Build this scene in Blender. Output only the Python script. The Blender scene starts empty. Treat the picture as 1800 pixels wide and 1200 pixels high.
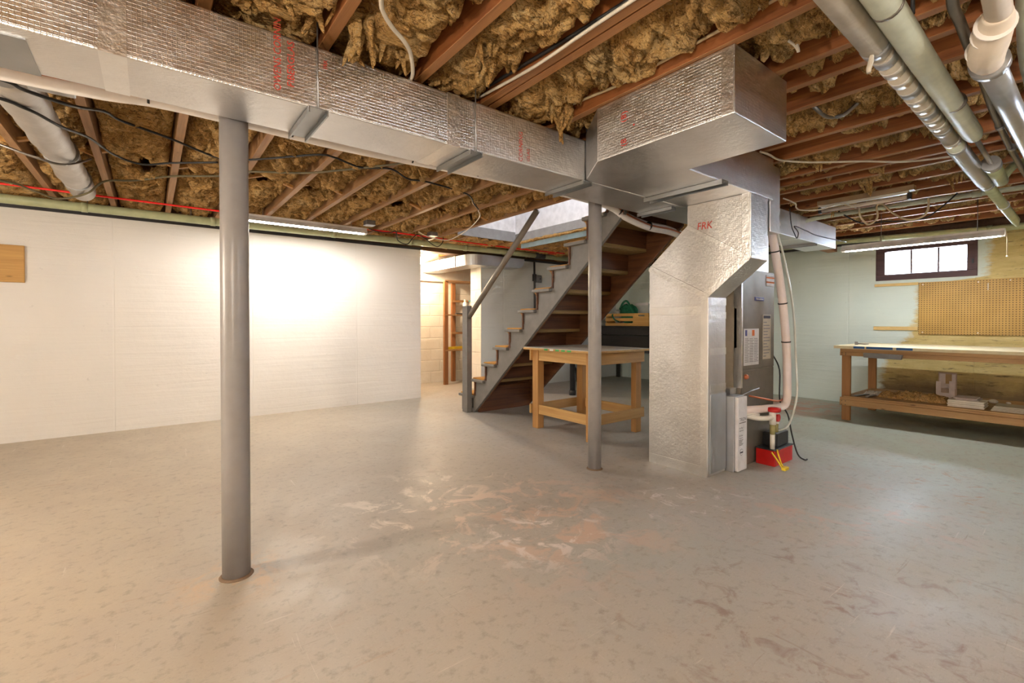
import bpy, bmesh, math, random
import numpy as np
from mathutils import Vector, Matrix, Quaternion

random.seed(7)
rng = np.random.default_rng(11)
SC = bpy.context.scene
COL = SC.collection

# ------------------------------------------------------------------ camera
F_PX, PITCH, HORIZON, CAM_H = 814.6, math.radians(0.6), 565.0, 1.10
cam_d = bpy.data.cameras.new('camera')
cam = bpy.data.objects.new('camera', cam_d); COL.objects.link(cam)
cam_d.sensor_fit = 'HORIZONTAL'; cam_d.sensor_width = 36.0
cam_d.lens = 36.0 * F_PX / 1800.0
cam_d.shift_y = -((600.0 - HORIZON) - F_PX * math.tan(PITCH)) / 1800.0
cam_d.clip_start = 0.02
_f = Vector((0.6148, 0.7887, 0)).normalized()
_fwd = (_f * math.cos(PITCH) - Vector((0, 0, 1)) * math.sin(PITCH))
cam.rotation_euler = _fwd.to_track_quat('-Z', 'Y').to_euler()
cam.location = (0, 0, CAM_H)
SC.camera = cam

# ------------------------------------------------------------------ view, world, daylight
SC.view_settings.view_transform = 'Standard'
SC.view_settings.look = 'None'
SC.view_settings.gamma = 1.0
SC.view_settings.use_curve_mapping = False
SC.view_settings.exposure = 1.1
SC.cycles.use_denoising = True
SC.cycles.max_bounces = 7
SC.cycles.diffuse_bounces = 4
SC.cycles.glossy_bounces = 3
SC.cycles.transmission_bounces = 4
SC.cycles.use_adaptive_sampling = True
SC.cycles.use_light_tree = False
SC.cycles.adaptive_threshold = 0.05
SC.cycles.sample_clamp_indirect = 8.0

wd = bpy.data.worlds.new('daylight'); SC.world = wd; wd.use_nodes = True
_bg = wd.node_tree.nodes['Background']
_bg.inputs[0].default_value = (0.72, 0.84, 1.0, 1)
_bg.inputs[1].default_value = 9.0

DAY = (0.78, 0.88, 1.0)
WARM = (1.0, 0.72, 0.42)


def area_light(name, loc, target, sx, sy, power, color):
    ld = bpy.data.lights.new(name, 'AREA'); ld.shape = 'RECTANGLE'
    ld.size, ld.size_y, ld.energy, ld.color = sx, sy, power, color
    o = bpy.data.objects.new(name, ld); COL.objects.link(o)
    o.location = loc
    o.rotation_euler = (Vector(target) - Vector(loc)).to_track_quat('-Z', 'Y').to_euler()
    return o


# daylight entering through the three hopper windows (each light sits in its window opening)
area_light('daylight_window_1', (7.60, 1.375, 1.85), (4.0, 1.1, 0.7), 0.72, 0.26, 45, DAY)
area_light('daylight_window_2', (7.60, -1.375, 1.85), (4.0, -0.6, 0.6), 0.72, 0.26, 80, DAY)
area_light('daylight_window_3', (2.9, -2.66, 1.85), (2.8, 0.6, 0.5), 0.72, 0.26, 70, DAY)

# ------------------------------------------------------------------ material helpers
MATS = {}


def new_mat(name):
    m = bpy.data.materials.new(name); m.use_nodes = True
    nt = m.node_tree
    b = nt.nodes['Principled BSDF']
    MATS[name] = m
    return m, nt, b


def N(nt, t, **kw):
    n = nt.nodes.new(t)
    for k, v in kw.items():
        setattr(n, k, v)
    return n


def coords(nt, scale=(1, 1, 1), obj=True):
    tc = N(nt, 'ShaderNodeTexCoord'); mp = N(nt, 'ShaderNodeMapping')
    mp.inputs['Scale'].default_value = scale
    nt.links.new(tc.outputs['Object' if obj else 'Generated'], mp.inputs['Vector'])
    return mp.outputs['Vector']


def world_coords(nt, scale=(1, 1, 1)):
    g = N(nt, 'ShaderNodeNewGeometry'); mp = N(nt, 'ShaderNodeMapping')
    mp.inputs['Scale'].default_value = scale
    nt.links.new(g.outputs['Position'], mp.inputs['Vector'])
    return mp.outputs['Vector']


def noise(nt, vec, scale=5, detail=4, rough=0.55, dist=0.0):
    n = N(nt, 'ShaderNodeTexNoise')
    n.inputs['Scale'].default_value = scale; n.inputs['Detail'].default_value = detail
    n.inputs['Roughness'].default_value = rough; n.inputs['Distortion'].default_value = dist
    nt.links.new(vec, n.inputs['Vector'])
    return n.outputs['Fac']


def ramp(nt, fac, stops):
    r = N(nt, 'ShaderNodeValToRGB'); e = r.color_ramp.elements
    while len(e) < len(stops):
        e.new(0.5)
    for i, (p, c) in enumerate(stops):
        e[i].position = p; e[i].color = (c[0], c[1], c[2], 1) if not isinstance(c, (int, float)) else (c, c, c, 1)
    nt.links.new(fac, r.inputs['Fac'])
    return r.outputs['Color']


def mix(nt, fac, a, b, blend='MIX'):
    m = N(nt, 'ShaderNodeMix', data_type='RGBA', blend_type=blend)
    for s, v in ((0, fac), (6, a), (7, b)):
        if isinstance(v, (int, float)):
            m.inputs[s].default_value = v
        elif isinstance(v, tuple):
            m.inputs[s].default_value = (v[0], v[1], v[2], 1)
        else:
            nt.links.new(v, m.inputs[s])
    return m.outputs[2]


def math_n(nt, op, a, b=None, c=None):
    m = N(nt, 'ShaderNodeMath', operation=op)
    for i, v in enumerate((a, b, c)):
        if v is None:
            continue
        if isinstance(v, (int, float)):
            m.inputs[i].default_value = v
        else:
            nt.links.new(v, m.inputs[i])
    return m.outputs[0]


def bump(nt, bsdf, h, strength=0.3, dist=0.01, prev=None):
    b = N(nt, 'ShaderNodeBump')
    b.inputs['Strength'].default_value = strength; b.inputs['Distance'].default_value = dist
    nt.links.new(h, b.inputs['Height'])
    if prev is not None:
        nt.links.new(prev, b.inputs['Normal'])
    nt.links.new(b.outputs['Normal'], bsdf.inputs['Normal'])
    return b.outputs['Normal']


def setc(nt, bsdf, c):
    if isinstance(c, tuple):
        bsdf.inputs['Base Color'].default_value = (c[0], c[1], c[2], 1)
    else:
        nt.links.new(c, bsdf.inputs['Base Color'])


def plain(name, c, rough=0.5, metal=0.0, var=0.12, nscale=12, bmp=0.0, bscale=60, spec=0.5):
    """a plain coloured surface with slight mottling"""
    m, nt, b = new_mat(name)
    v = coords(nt)
    n = noise(nt, v, nscale, 4)
    lo = tuple(max(0, x * (1 - var)) for x in c); hi = tuple(min(1, x * (1 + var)) for x in c)
    setc(nt, b, ramp(nt, n, [(0.3, lo), (0.7, hi)]))
    b.inputs['Roughness'].default_value = rough; b.inputs['Metallic'].default_value = metal
    b.inputs['Specular IOR Level'].default_value = spec
    if bmp:
        bump(nt, b, noise(nt, v, bscale, 3), bmp, 0.004)
    return m


def wood(name, dark, light, axis, rough=0.6, gs=1.0, knots=True, under=None):
    m, nt, b = new_mat(name)
    sc = [22 * gs, 22 * gs, 22 * gs]; sc[axis] = 1.1 * gs
    v = coords(nt, tuple(sc))
    g1 = noise(nt, v, 1.0, 5, 0.6, 0.6)
    sc2 = [90 * gs] * 3; sc2[axis] = 3 * gs
    g2 = noise(nt, coords(nt, tuple(sc2)), 1.0, 3, 0.6)
    f = math_n(nt, 'ADD', math_n(nt, 'MULTIPLY', g1, 0.7), math_n(nt, 'MULTIPLY', g2, 0.3))
    c = ramp(nt, f, [(0.34, dark), (0.66, light)])
    if knots:
        scv = [9, 9, 9]; scv[axis] = 3.2
        vo = N(nt, 'ShaderNodeTexVoronoi'); vo.inputs['Scale'].default_value = 1.0
        nt.links.new(coords(nt, tuple(scv)), vo.inputs['Vector'])
        k = ramp(nt, vo.outputs['Distance'], [(0.03, 1.0), (0.10, 0.0)])
        c = mix(nt, k, c, tuple(x * 0.45 for x in dark))
    big = noise(nt, coords(nt), 1.7, 2)
    c = mix(nt, math_n(nt, 'MULTIPLY', big, 0.35), c, tuple(x * 0.6 for x in dark))
    if under:                                  # faces that point down take the paler under colour
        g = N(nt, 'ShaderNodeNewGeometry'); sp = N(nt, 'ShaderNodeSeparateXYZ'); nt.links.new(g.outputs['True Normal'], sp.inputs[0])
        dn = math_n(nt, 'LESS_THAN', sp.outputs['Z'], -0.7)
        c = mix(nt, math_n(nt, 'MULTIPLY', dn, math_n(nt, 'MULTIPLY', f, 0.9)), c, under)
    setc(nt, b, c)
    b.inputs['Roughness'].default_value = rough
    bump(nt, b, f, 0.25, 0.003)
    return m


# ---- floor: worn painted concrete
m, nt, b = new_mat('painted_concrete_floor')
v = world_coords(nt)
n1 = noise(nt, v, 0.55, 4, 0.5)
n2 = noise(nt, v, 3.2, 6, 0.6, 0.4)
n3 = noise(nt, v, 22, 5, 0.65)
base = ramp(nt, n1, [(0.34, (0.37, 0.345, 0.315)), (0.5, (0.40, 0.385, 0.36)), (0.66, (0.375, 0.39, 0.375))])
g_ = N(nt, 'ShaderNodeNewGeometry'); s_ = N(nt, 'ShaderNodeSeparateXYZ'); nt.links.new(g_.outputs['Position'], s_.inputs[0])
pos = math_n(nt, 'ADD', math_n(nt, 'SUBTRACT', s_.outputs['X'], math_n(nt, 'MULTIPLY', s_.outputs['Y'], 0.55)), math_n(nt, 'MULTIPLY', math_n(nt, 'SUBTRACT', noise(nt, v, 1.2, 5, 0.6), 0.5), 2.4))
base = mix(nt, ramp(nt, math_n(nt, 'DIVIDE', math_n(nt, 'ADD', pos, 4.0), 10.0), [(0.22, 0.75), (0.52, 0.0)]), base, (0.55, 0.46, 0.335))
base = mix(nt, ramp(nt, math_n(nt, 'DIVIDE', math_n(nt, 'ADD', pos, 4.0), 10.0), [(0.60, 0.0), (0.86, 0.8)]), base, (0.40, 0.47, 0.38))
base = mix(nt, ramp(nt, n2, [(0.42, 0.0), (0.75, 0.55)]), base, (0.45, 0.39, 0.33))
# worn streaks, brushed along the room
st = noise(nt, world_coords(nt, (2.2, 9.0, 1)), 2.0, 6, 0.7, 0.8)
base = mix(nt, ramp(nt, st, [(0.60, 0.0), (0.72, 0.45)]), base, (0.42, 0.28, 0.19))
st2 = noise(nt, world_coords(nt, (8.0, 2.6, 1)), 2.6, 6, 0.7, 1.2)
base = mix(nt, ramp(nt, st2, [(0.64, 0.0), (0.76, 0.5)]), base, (0.60, 0.52, 0.42))
base = mix(nt, ramp(nt, n3, [(0.30, 0.45), (0.47, 0.0)]), base, (0.20, 0.165, 0.13))
n4 = noise(nt, world_coords(nt, (1.0, 2.2, 1)), 70, 4, 0.7)
base = mix(nt, ramp(nt, n4, [(0.28, 0.5), (0.42, 0.0)]), base, (0.22, 0.18, 0.15))
base = mix(nt, ramp(nt, n4, [(0.60, 0.0), (0.72, 0.4)]), base, (0.66, 0.60, 0.53))
# thin pale scratches in two directions
for sc_, rot in (((1.0, 26.0, 1), 0.6), ((22.0, 1.0, 1), -0.4)):
    mp_ = N(nt, 'ShaderNodeMapping'); mp_.inputs['Rotation'].default_value = (0, 0, rot); mp_.inputs['Scale'].default_value = sc_
    nt.links.new(N(nt, 'ShaderNodeNewGeometry').outputs['Position'], mp_.inputs['Vector'])
    sn = noise(nt, mp_.outputs[0], 1.3, 5, 0.7)
    base = mix(nt, ramp(nt, sn, [(0.655, 0.0), (0.70, 0.55)]), base, (0.68, 0.62, 0.55))
    base = mix(nt, ramp(nt, sn, [(0.30, 0.5), (0.35, 0.0)]), base, (0.24, 0.18, 0.13))


SPOT_N = {q: noise(nt, v, q, 5, 0.68, 0.9) for q in (4.0, 7.0)}


def spot(nt, base, cx, cy, r, col, amt, nsc=5.0, lo=0.45, hi=0.6, sx=1.0, sy=1.0):
    """a worn patch of the paint around one place on the floor"""
    g = N(nt, 'ShaderNodeNewGeometry'); mp = N(nt, 'ShaderNodeMapping')
    mp.inputs['Location'].default_value = (-cx * sx, -cy * sy, 0); mp.inputs['Scale'].default_value = (sx, sy, 1)
    nt.links.new(g.outputs['Position'], mp.inputs['Vector'])
    ln = N(nt, 'ShaderNodeVectorMath', operation='LENGTH'); nt.links.new(mp.outputs[0], ln.inputs[0])
    d = ramp(nt, math_n(nt, 'DIVIDE', ln.outputs['Value'], r), [(0.35, 1.0), (1.0, 0.0)])
    w = SPOT_N[min(SPOT_N, key=lambda q: abs(q - nsc))]
    f = math_n(nt, 'MULTIPLY', d, ramp(nt, w, [(lo, 0.0), (hi, amt)]))
    return mix(nt, f, base, col)


base = spot(nt, base, 1.35, 2.40, 0.85, (0.74, 0.67, 0.58), 1.0, 5, 0.52, 0.60)
base = spot(nt, base, 1.75, 1.95, 0.85, (0.58, 0.42, 0.33), 0.9, 4, 0.49, 0.60)
base = spot(nt, base, 1.62, 1.80, 0.5, (0.74, 0.67, 0.63), 0.9, 9, 0.54, 0.62)
base = spot(nt, base, 2.55, 1.55, 0.60, (0.70, 0.66, 0.66), 0.8, 6, 0.56, 0.66)
base = spot(nt, base, 3.2, 1.0, 0.7, (0.55, 0.36, 0.28), 0.8, 5, 0.54, 0.66)
base = spot(nt, base, 6.6, 2.5, 0.9, (0.50, 0.24, 0.15), 0.9, 3, 0.40, 0.55)
base = spot(nt, base, 4.3, 0.55, 1.1, (0.40, 0.26, 0.16), 0.8, 8, 0.56, 0.66)
base = spot(nt, base, 1.9, 0.45, 1.3, (0.24, 0.16, 0.12), 0.75, 9, 0.55, 0.68)
base = spot(nt, base, 1.1, 0.42, 0.12, (0.75, 0.60, 0.38), 0.9, 14, 0.42, 0.5, 0.5, 1.4)
base = spot(nt, base, 0.287, 2.315, 0.30, (0.62, 0.42, 0.24), 0.7, 9, 0.46, 0.6)
setc(nt, b, base)
nt.links.new(ramp(nt, n2, [(0.3, 0.42), (0.7, 0.62)]), b.inputs['Roughness'])
b.inputs['Specular IOR Level'].default_value = 0.5
bump(nt, b, math_n(nt, 'ADD', n3, math_n(nt, 'MULTIPLY', n2, 1.2)), 0.12, 0.01)

# ---- walls
def wall_mat(name, c, axis, cold=None):
    """board-formed concrete under thick paint: long horizontal relief and shutter joints"""
    m, nt, b = new_mat(name)
    sc = [1.0, 1.0, 1.0]; sc[axis] = 0.12
    h1 = noise(nt, world_coords(nt, (sc[0] * 3, sc[1] * 3, 9)), 2.0, 6, 0.6, 0.6)
    h2 = noise(nt, world_coords(nt), 14, 6, 0.65)
    g = N(nt, 'ShaderNodeNewGeometry'); sp = N(nt, 'ShaderNodeSeparateXYZ'); nt.links.new(g.outputs['Position'], sp.inputs[0])
    z = math_n(nt, 'FRACT', math_n(nt, 'DIVIDE', math_n(nt, 'ADD', sp.outputs['Z'], math_n(nt, 'MULTIPLY', h1, 0.02)), 0.15))
    line = ramp(nt, z, [(0.0, 0.0), (0.05, 1.0), (0.95, 1.0), (1.0, 0.0)])
    xv = math_n(nt, 'FRACT', math_n(nt, 'DIVIDE', math_n(nt, 'ADD', sp.outputs['X' if axis == 0 else 'Y'], 50.31), 1.22))
    vl = ramp(nt, xv, [(0.0, 0.0), (0.008, 1.0), (0.992, 1.0), (1.0, 0.0)])
    hh = math_n(nt, 'ADD', math_n(nt, 'MULTIPLY', h1, 0.8), math_n(nt, 'ADD', math_n(nt, 'MULTIPLY', line, 0.06), math_n(nt, 'MULTIPLY', vl, 0.35)))
    hh = math_n(nt, 'ADD', hh, math_n(nt, 'MULTIPLY', h2, 0.35))
    col = ramp(nt, noise(nt, world_coords(nt), 1.3, 4), [(0.3, tuple(x * 0.94 for x in c)), (0.7, c)])
    col = mix(nt, ramp(nt, h2, [(0.24, 0.5), (0.33, 0.0)]), col, tuple(x * 0.62 for x in c))
    setc(nt, b, col)
    b.inputs['Roughness'].default_value = 0.65
    bump(nt, b, hh, 0.4, 0.02)
    return m, nt, b, col, sp


wall_mat('white_wall_paint', (0.80, 0.775, 0.735), 0)
wall_mat('pale_blue_wall_paint', (0.70, 0.745, 0.745), 0)
wall_mat('plain_wall_paint', (0.74, 0.72, 0.68), 1)
# right wall: white paint stops at a ragged edge, old yellow paint and damp stain beyond it
m, nt, b, col, sp = wall_mat('right_wall_paint', (0.66, 0.755, 0.70), 1)
thr = ramp(nt, math_n(nt, 'DIVIDE', sp.outputs['Z'], 2.2),
           [(0.0, 1.78 / 2), (0.18, 1.79 / 2), (0.318, 1.72 / 2), (0.42, 1.50 / 2), (0.52, 1.455 / 2), (0.64, 1.43 / 2), (0.70, 1.42 / 2), (0.735, 0.83 / 2), (1.0, 0.80 / 2)])
wob = noise(nt, world_coords(nt, (1, 6, 14)), 1.2, 6, 0.7)
edge = math_n(nt, 'ADD', math_n(nt, 'MULTIPLY', thr, 2.0), math_n(nt, 'MULTIPLY', math_n(nt, 'SUBTRACT', wob, 0.5), 0.22))
msk = ramp(nt, math_n(nt, 'ADD', math_n(nt, 'MULTIPLY', math_n(nt, 'SUBTRACT', edge, sp.outputs['Y']), 14.0), 0.5), [(0.0, 0.0), (1.0, 1.0)])
yn = noise(nt, world_coords(nt, (1, 2, 9)), 2.2, 6, 0.65)
yel = ramp(nt, yn, [(0.3, (0.50, 0.38, 0.13)), (0.7, (0.66, 0.54, 0.24))])
damp = math_n(nt, 'ADD', sp.outputs['Z'], math_n(nt, 'MULTIPLY', math_n(nt, 'SUBTRACT', noise(nt, world_coords(nt), 3.5, 6, 0.7), 0.5), 0.35))
yel = mix(nt, ramp(nt, damp, [(0.28, 0.85), (0.46, 0.0)]), yel, (0.16, 0.10, 0.055))
crk = noise(nt, world_coords(nt, (1, 2.5, 18)), 2.0, 7, 0.75, 0.5)
yel = mix(nt, ramp(nt, crk, [(0.37, 0.85), (0.43, 0.0)]), yel, (0.10, 0.07, 0.03))
setc(nt, b, mix(nt, msk, col, yel))

# ---- block wall of the lit recess
m, nt, b = new_mat('block_wall_paint')
v = world_coords(nt)
bt = N(nt, 'ShaderNodeTexBrick'); bt.inputs['Scale'].default_value = 1.0
bt.inputs['Brick Width'].default_value = 0.4; bt.inputs['Row Height'].default_value = 0.2
bt.inputs['Mortar Size'].default_value = 0.012; bt.inputs['Mortar Smooth'].default_value = 0.4
sw = N(nt, 'ShaderNodeSeparateXYZ'); cb = N(nt, 'ShaderNodeCombineXYZ')
nt.links.new(v, sw.inputs[0])
nt.links.new(math_n(nt, 'ADD', sw.outputs['X'], sw.outputs['Y']), cb.inputs[0]); nt.links.new(sw.outputs['Z'], cb.inputs[1])
nt.links.new(cb.outputs[0], bt.inputs['Vector'])
setc(nt, b, ramp(nt, noise(nt, v, 6, 5), [(0.3, (0.74, 0.69, 0.60)), (0.7, (0.82, 0.78, 0.70))]))
b.inputs['Roughness'].default_value = 0.7
nb = bump(nt, b, noise(nt, v, 45, 4), 0.3, 0.006)
inv = math_n(nt, 'SUBTRACT', 1.0, bt.outputs['Fac'])
bump(nt, b, inv, 0.6, 0.01, nb)


# ---- foil facing of duct board
def foil(name, c, rough, scrim=True, dent=0.7, crease=0.75):
    m, nt, b = new_mat(name)
    v = world_coords(nt)
    setc(nt, b, ramp(nt, noise(nt, v, 3.5, 4), [(0.3, tuple(x * 0.86 for x in c)), (0.7, c)]))
    b.inputs['Metallic'].default_value = 1.0
    nt.links.new(ramp(nt, noise(nt, v, 9, 5, 0.6), [(0.3, rough * 0.96), (0.7, rough * 1.3)]), b.inputs['Roughness'])
    d = noise(nt, v, 4.0, 2, 0.5)
    nn = bump(nt, b, d, dent, 0.006)
    cr_ = noise(nt, v, 34, 3, 0.6)
    nn = bump(nt, b, cr_, crease, 0.0034, nn)
    if scrim:
        sp = N(nt, 'ShaderNodeSeparateXYZ'); nt.links.new(v, sp.inputs[0])
        hz = math_n(nt, 'SINE', math_n(nt, 'MULTIPLY', sp.outputs['Z'], 2 * math.pi / 0.013))
        hx = math_n(nt, 'SINE', math_n(nt, 'MULTIPLY', math_n(nt, 'ADD', sp.outputs['X'], sp.outputs['Y']), 2 * math.pi / 0.013))
        g = math_n(nt, 'MAXIMUM', math_n(nt, 'POWER', math_n(nt, 'MAXIMUM', hz, 0.0), 6.0), math_n(nt, 'POWER', math_n(nt, 'MAXIMUM', hx, 0.0), 6.0))
        bump(nt, b, g, 0.4, 0.001, nn)
    return m


foil('foil_facing', (0.84, 0.835, 0.84), 0.30)
foil('foil_facing_smooth', (0.90, 0.88, 0.87), 0.30, True, 0.25)
foil('foil_tape', (0.95, 0.95, 0.95), 0.31, False, 0.4, 1.0)
foil('galvanised_sheet', (0.55, 0.57, 0.60), 0.42, False, 0.12, 0.05)
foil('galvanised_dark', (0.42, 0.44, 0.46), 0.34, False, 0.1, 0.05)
foil('silver_sleeve', (0.55, 0.53, 0.51), 0.42, False, 0.6, 1.0)

# ---- insulation
m, nt, b = new_mat('fiberglass_wool')
v = world_coords(nt)
a1 = noise(nt, v, 6, 4, 0.65, 0.8)
a2 = noise(nt, world_coords(nt, (9, 26, 30)), 2.6, 4, 0.7, 1.2)
a3 = noise(nt, v, 1.1, 3)
c = ramp(nt, a1, [(0.28, (0.66, 0.36, 0.115)), (0.5, (0.86, 0.54, 0.20)), (0.72, (0.96, 0.72, 0.36))])
c = mix(nt, ramp(nt, a2, [(0.31, 0.85), (0.46, 0.0)]), c, (0.42, 0.195, 0.055))
c = mix(nt, ramp(nt, a2, [(0.55, 0.0), (0.68, 0.8)]), c, (0.86, 0.68, 0.40))
ln_ = math_n(nt, 'ABSOLUTE', math_n(nt, 'SUBTRACT', noise(nt, world_coords(nt, (5, 17, 17)), 1.6, 4, 0.6, 1.0), 0.5))
c = mix(nt, ramp(nt, ln_, [(0.004, 0.9), (0.03, 0.0)]), c, (0.24, 0.10, 0.028))  # thin dark crease lines: shade between folds painted into the wool colour
c = mix(nt, ramp(nt, a3, [(0.42, 0.0), (0.68, 0.4)]), c, (0.66, 0.40, 0.165))
setc(nt, b, c)
b.inputs['Roughness'].default_value = 0.95
b.inputs['Specular IOR Level'].default_value = 0.15
nn = bump(nt, b, a2, 1.0, 0.03)
bump(nt, b, noise(nt, world_coords(nt, (20, 60, 60)), 3.0, 3, 0.75, 1.5), 0.7, 0.008, nn)

# ---- woods
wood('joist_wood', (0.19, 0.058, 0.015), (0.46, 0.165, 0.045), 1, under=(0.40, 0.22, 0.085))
wood('joist_wood_rear', (0.26, 0.13, 0.05), (0.48, 0.27, 0.12), 1)
wood('cross_wood', (0.34, 0.15, 0.03), (0.56, 0.28, 0.07), 0)
wood('deck_wood', (0.10, 0.045, 0.018), (0.20, 0.095, 0.04), 0)
wood('pine_x', (0.40, 0.22, 0.07), (0.62, 0.38, 0.14), 0)
wood('pine_y', (0.42, 0.23, 0.07), (0.64, 0.40, 0.15), 1)
wood('pine_z', (0.36, 0.17, 0.05), (0.54, 0.29, 0.09), 2)
wood('bench_x', (0.30, 0.16, 0.06), (0.50, 0.30, 0.13), 0)
wood('bench_y', (0.34, 0.18, 0.07), (0.54, 0.33, 0.14), 1)
wood('bench_z', (0.30, 0.13, 0.04), (0.46, 0.23, 0.08), 2)
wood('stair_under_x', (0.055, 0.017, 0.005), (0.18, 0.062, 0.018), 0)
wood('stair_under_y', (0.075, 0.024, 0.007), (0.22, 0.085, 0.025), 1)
wood('stair_tread_raw', (0.20, 0.12, 0.035), (0.36, 0.23, 0.075), 0)
wood('shelf_wood', (0.24, 0.09, 0.03), (0.42, 0.18, 0.06), 2)
wood('shelf_wood_x', (0.30, 0.14, 0.05), (0.52, 0.30, 0.13), 0)
wood('board_wood', (0.46, 0.24, 0.06), (0.66, 0.38, 0.11), 0)
wood('crate_wood', (0.62, 0.34, 0.08), (0.80, 0.50, 0.16), 1)
wood('black_board', (0.012, 0.010, 0.008), (0.03, 0.024, 0.02), 1, 0.4)
wood('window_frame_paint', (0.055, 0.02, 0.022), (0.10, 0.045, 0.045), 1, 0.55)
plain('bench_top_board', (0.66, 0.57, 0.36), 0.6, var=0.1)
plain('white_laminate', (0.72, 0.70, 0.63), 0.5)
plain('grey_stair_paint', (0.165, 0.155, 0.143), 0.45, bmp=0.1)
plain('handrail_paint', (0.17, 0.15, 0.125), 0.45, bmp=0.1)
plain('grey_post_paint', (0.27, 0.255, 0.25), 0.34, bmp=0.05, var=0.08)
plain('orange_carpet', (0.52, 0.26, 0.06), 0.95, bmp=0.8, bscale=220)
plain('grey_trim_paint', (0.27, 0.27, 0.275), 0.5)
plain('white_plaster', (0.78, 0.78, 0.80), 0.6)
plain('blue_board', (0.20, 0.30, 0.34), 0.6)
plain('green_pipe_paint', (0.42, 0.46, 0.27), 0.4, bmp=0.05)
plain('pale_green_paint', (0.53, 0.57, 0.47), 0.35, bmp=0.05)
plain('cloth_wrap', (0.52, 0.47, 0.39), 0.8, bmp=0.4, bscale=30)
plain('steel_pipe', (0.45, 0.47, 0.50), 0.32, 0.7)
plain('conduit_metal', (0.24, 0.22, 0.20), 0.4, 0.8)
plain('iron_black', (0.03, 0.03, 0.034), 0.45)
plain('black_rubber', (0.015, 0.015, 0.016), 0.5)
plain('white_wire', (0.70, 0.64, 0.54), 0.5)
plain('tan_wire', (0.58, 0.46, 0.28), 0.5)
plain('olive_wire', (0.12, 0.10, 0.05), 0.5)
plain('red_wire', (0.95, 0.015, 0.01), 0.4)
plain('copper', (0.50, 0.16, 0.07), 0.35, 0.6)
plain('white_insulation', (0.88, 0.84, 0.81), 0.6, var=0.05)
plain('pink_insulation', (0.80, 0.69, 0.65), 0.6, var=0.05)
plain('white_pvc', (0.80, 0.77, 0.70), 0.35, var=0.04)
plain('cream_wrap', (0.80, 0.70, 0.58), 0.6, bmp=0.15, bscale=18, var=0.06)
plain('lamp_enamel', (0.60, 0.57, 0.55), 0.35)
plain('lamp_enamel_brown', (0.36, 0.24, 0.13), 0.5)
plain('dead_tube', (0.72, 0.62, 0.54), 0.2)
plain('pump_red', (0.50, 0.010, 0.008), 0.3)
plain('black_plastic', (0.02, 0.02, 0.022), 0.35)
plain('yellow_wire', (0.80, 0.60, 0.02), 0.4)
plain('furnace_paint', (0.165, 0.145, 0.115), 0.38, 0.25)
plain('furnace_side', (0.42, 0.36, 0.28), 0.45, 0.2)
plain('label_paper', (0.58, 0.56, 0.54), 0.6)
plain('label_tan', (0.42, 0.36, 0.26), 0.6)
plain('print_grey', (0.20, 0.19, 0.19), 0.7)
plain('print_dark', (0.03, 0.03, 0.05), 0.7)
plain('print_red', (0.55, 0.05, 0.03), 0.7)
plain('print_orange', (0.55, 0.13, 0.02), 0.7)
plain('badge_blue', (0.02, 0.025, 0.16), 0.35)
plain('filter_white', (0.72, 0.72, 0.74), 0.5)
plain('cardboard', (0.42, 0.31, 0.24), 0.8)
plain('cardboard_print', (0.58, 0.50, 0.48), 0.7)
plain('packing_tape', (0.30, 0.18, 0.06), 0.3)
plain('tile_white', (0.76, 0.71, 0.62), 0.5)
plain('tile_grey', (0.46, 0.42, 0.34), 0.5)
plain('clear_film', (0.62, 0.60, 0.56), 0.25)
plain('tape_blue', (0.015, 0.10, 0.30), 0.6)
plain('tape_green', (0.05, 0.36, 0.08), 0.6)
plain('steel_tray', (0.30, 0.30, 0.31), 0.35, 0.85)
plain('green_cloth', (0.01, 0.17, 0.08), 0.7, bmp=0.4, bscale=40)
plain('bag_white', (0.60, 0.64, 0.62), 0.6)
plain('dark_cloth', (0.035, 0.03, 0.03), 0.8)
plain('bottle_white', (0.78, 0.76, 0.72), 0.35)
plain('cap_teal', (0.10, 0.28, 0.26), 0.4)
plain('yellow_level', (0.85, 0.62, 0.03), 0.35)
plain('mud_debris', (0.20, 0.13, 0.08), 0.9)
plain('blue_rag', (0.25, 0.36, 0.55), 0.7)
plain('nail_metal', (0.25, 0.22, 0.20), 0.4, 0.7)
plain('tan_lath', (0.66, 0.47, 0.19), 0.7)
plain('pcv_clear', (0.62, 0.64, 0.58), 0.15)
plain('brass_murk', (0.30, 0.26, 0.10), 0.25)

# pegboard: hardboard with rows of small dark holes
m, nt, b = new_mat('pegboard_hardboard')
v = world_coords(nt)
sp = N(nt, 'ShaderNodeSeparateXYZ'); nt.links.new(v, sp.inputs[0])
fy = math_n(nt, 'SUBTRACT', math_n(nt, 'FRACT', math_n(nt, 'DIVIDE', math_n(nt, 'ADD', sp.outputs['Y'], 10.0), 0.0254)), 0.5)
fz = math_n(nt, 'SUBTRACT', math_n(nt, 'FRACT', math_n(nt, 'DIVIDE', sp.outputs['Z'], 0.0254)), 0.5)
rr = math_n(nt, 'ADD', math_n(nt, 'POWER', fy, 2.0), math_n(nt, 'POWER', fz, 2.0))
hole = ramp(nt, rr, [(0.035, 1.0), (0.06, 0.0)])
setc(nt, b, mix(nt, hole, ramp(nt, noise(nt, v, 4, 4), [(0.3, (0.40, 0.235, 0.05)), (0.7, (0.49, 0.295, 0.07))]), (0.10, 0.05, 0.01)))
b.inputs['Roughness'].default_value = 0.5

# glass panes: dusty, obscured glass
m, nt, b = new_mat('dusty_glass')
setc(nt, b, (0.95, 0.97, 1.0))
b.inputs['Roughness'].default_value = 0.35
b.inputs['Transmission Weight'].default_value = 1.0
b.inputs['IOR'].default_value = 1.05


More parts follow.
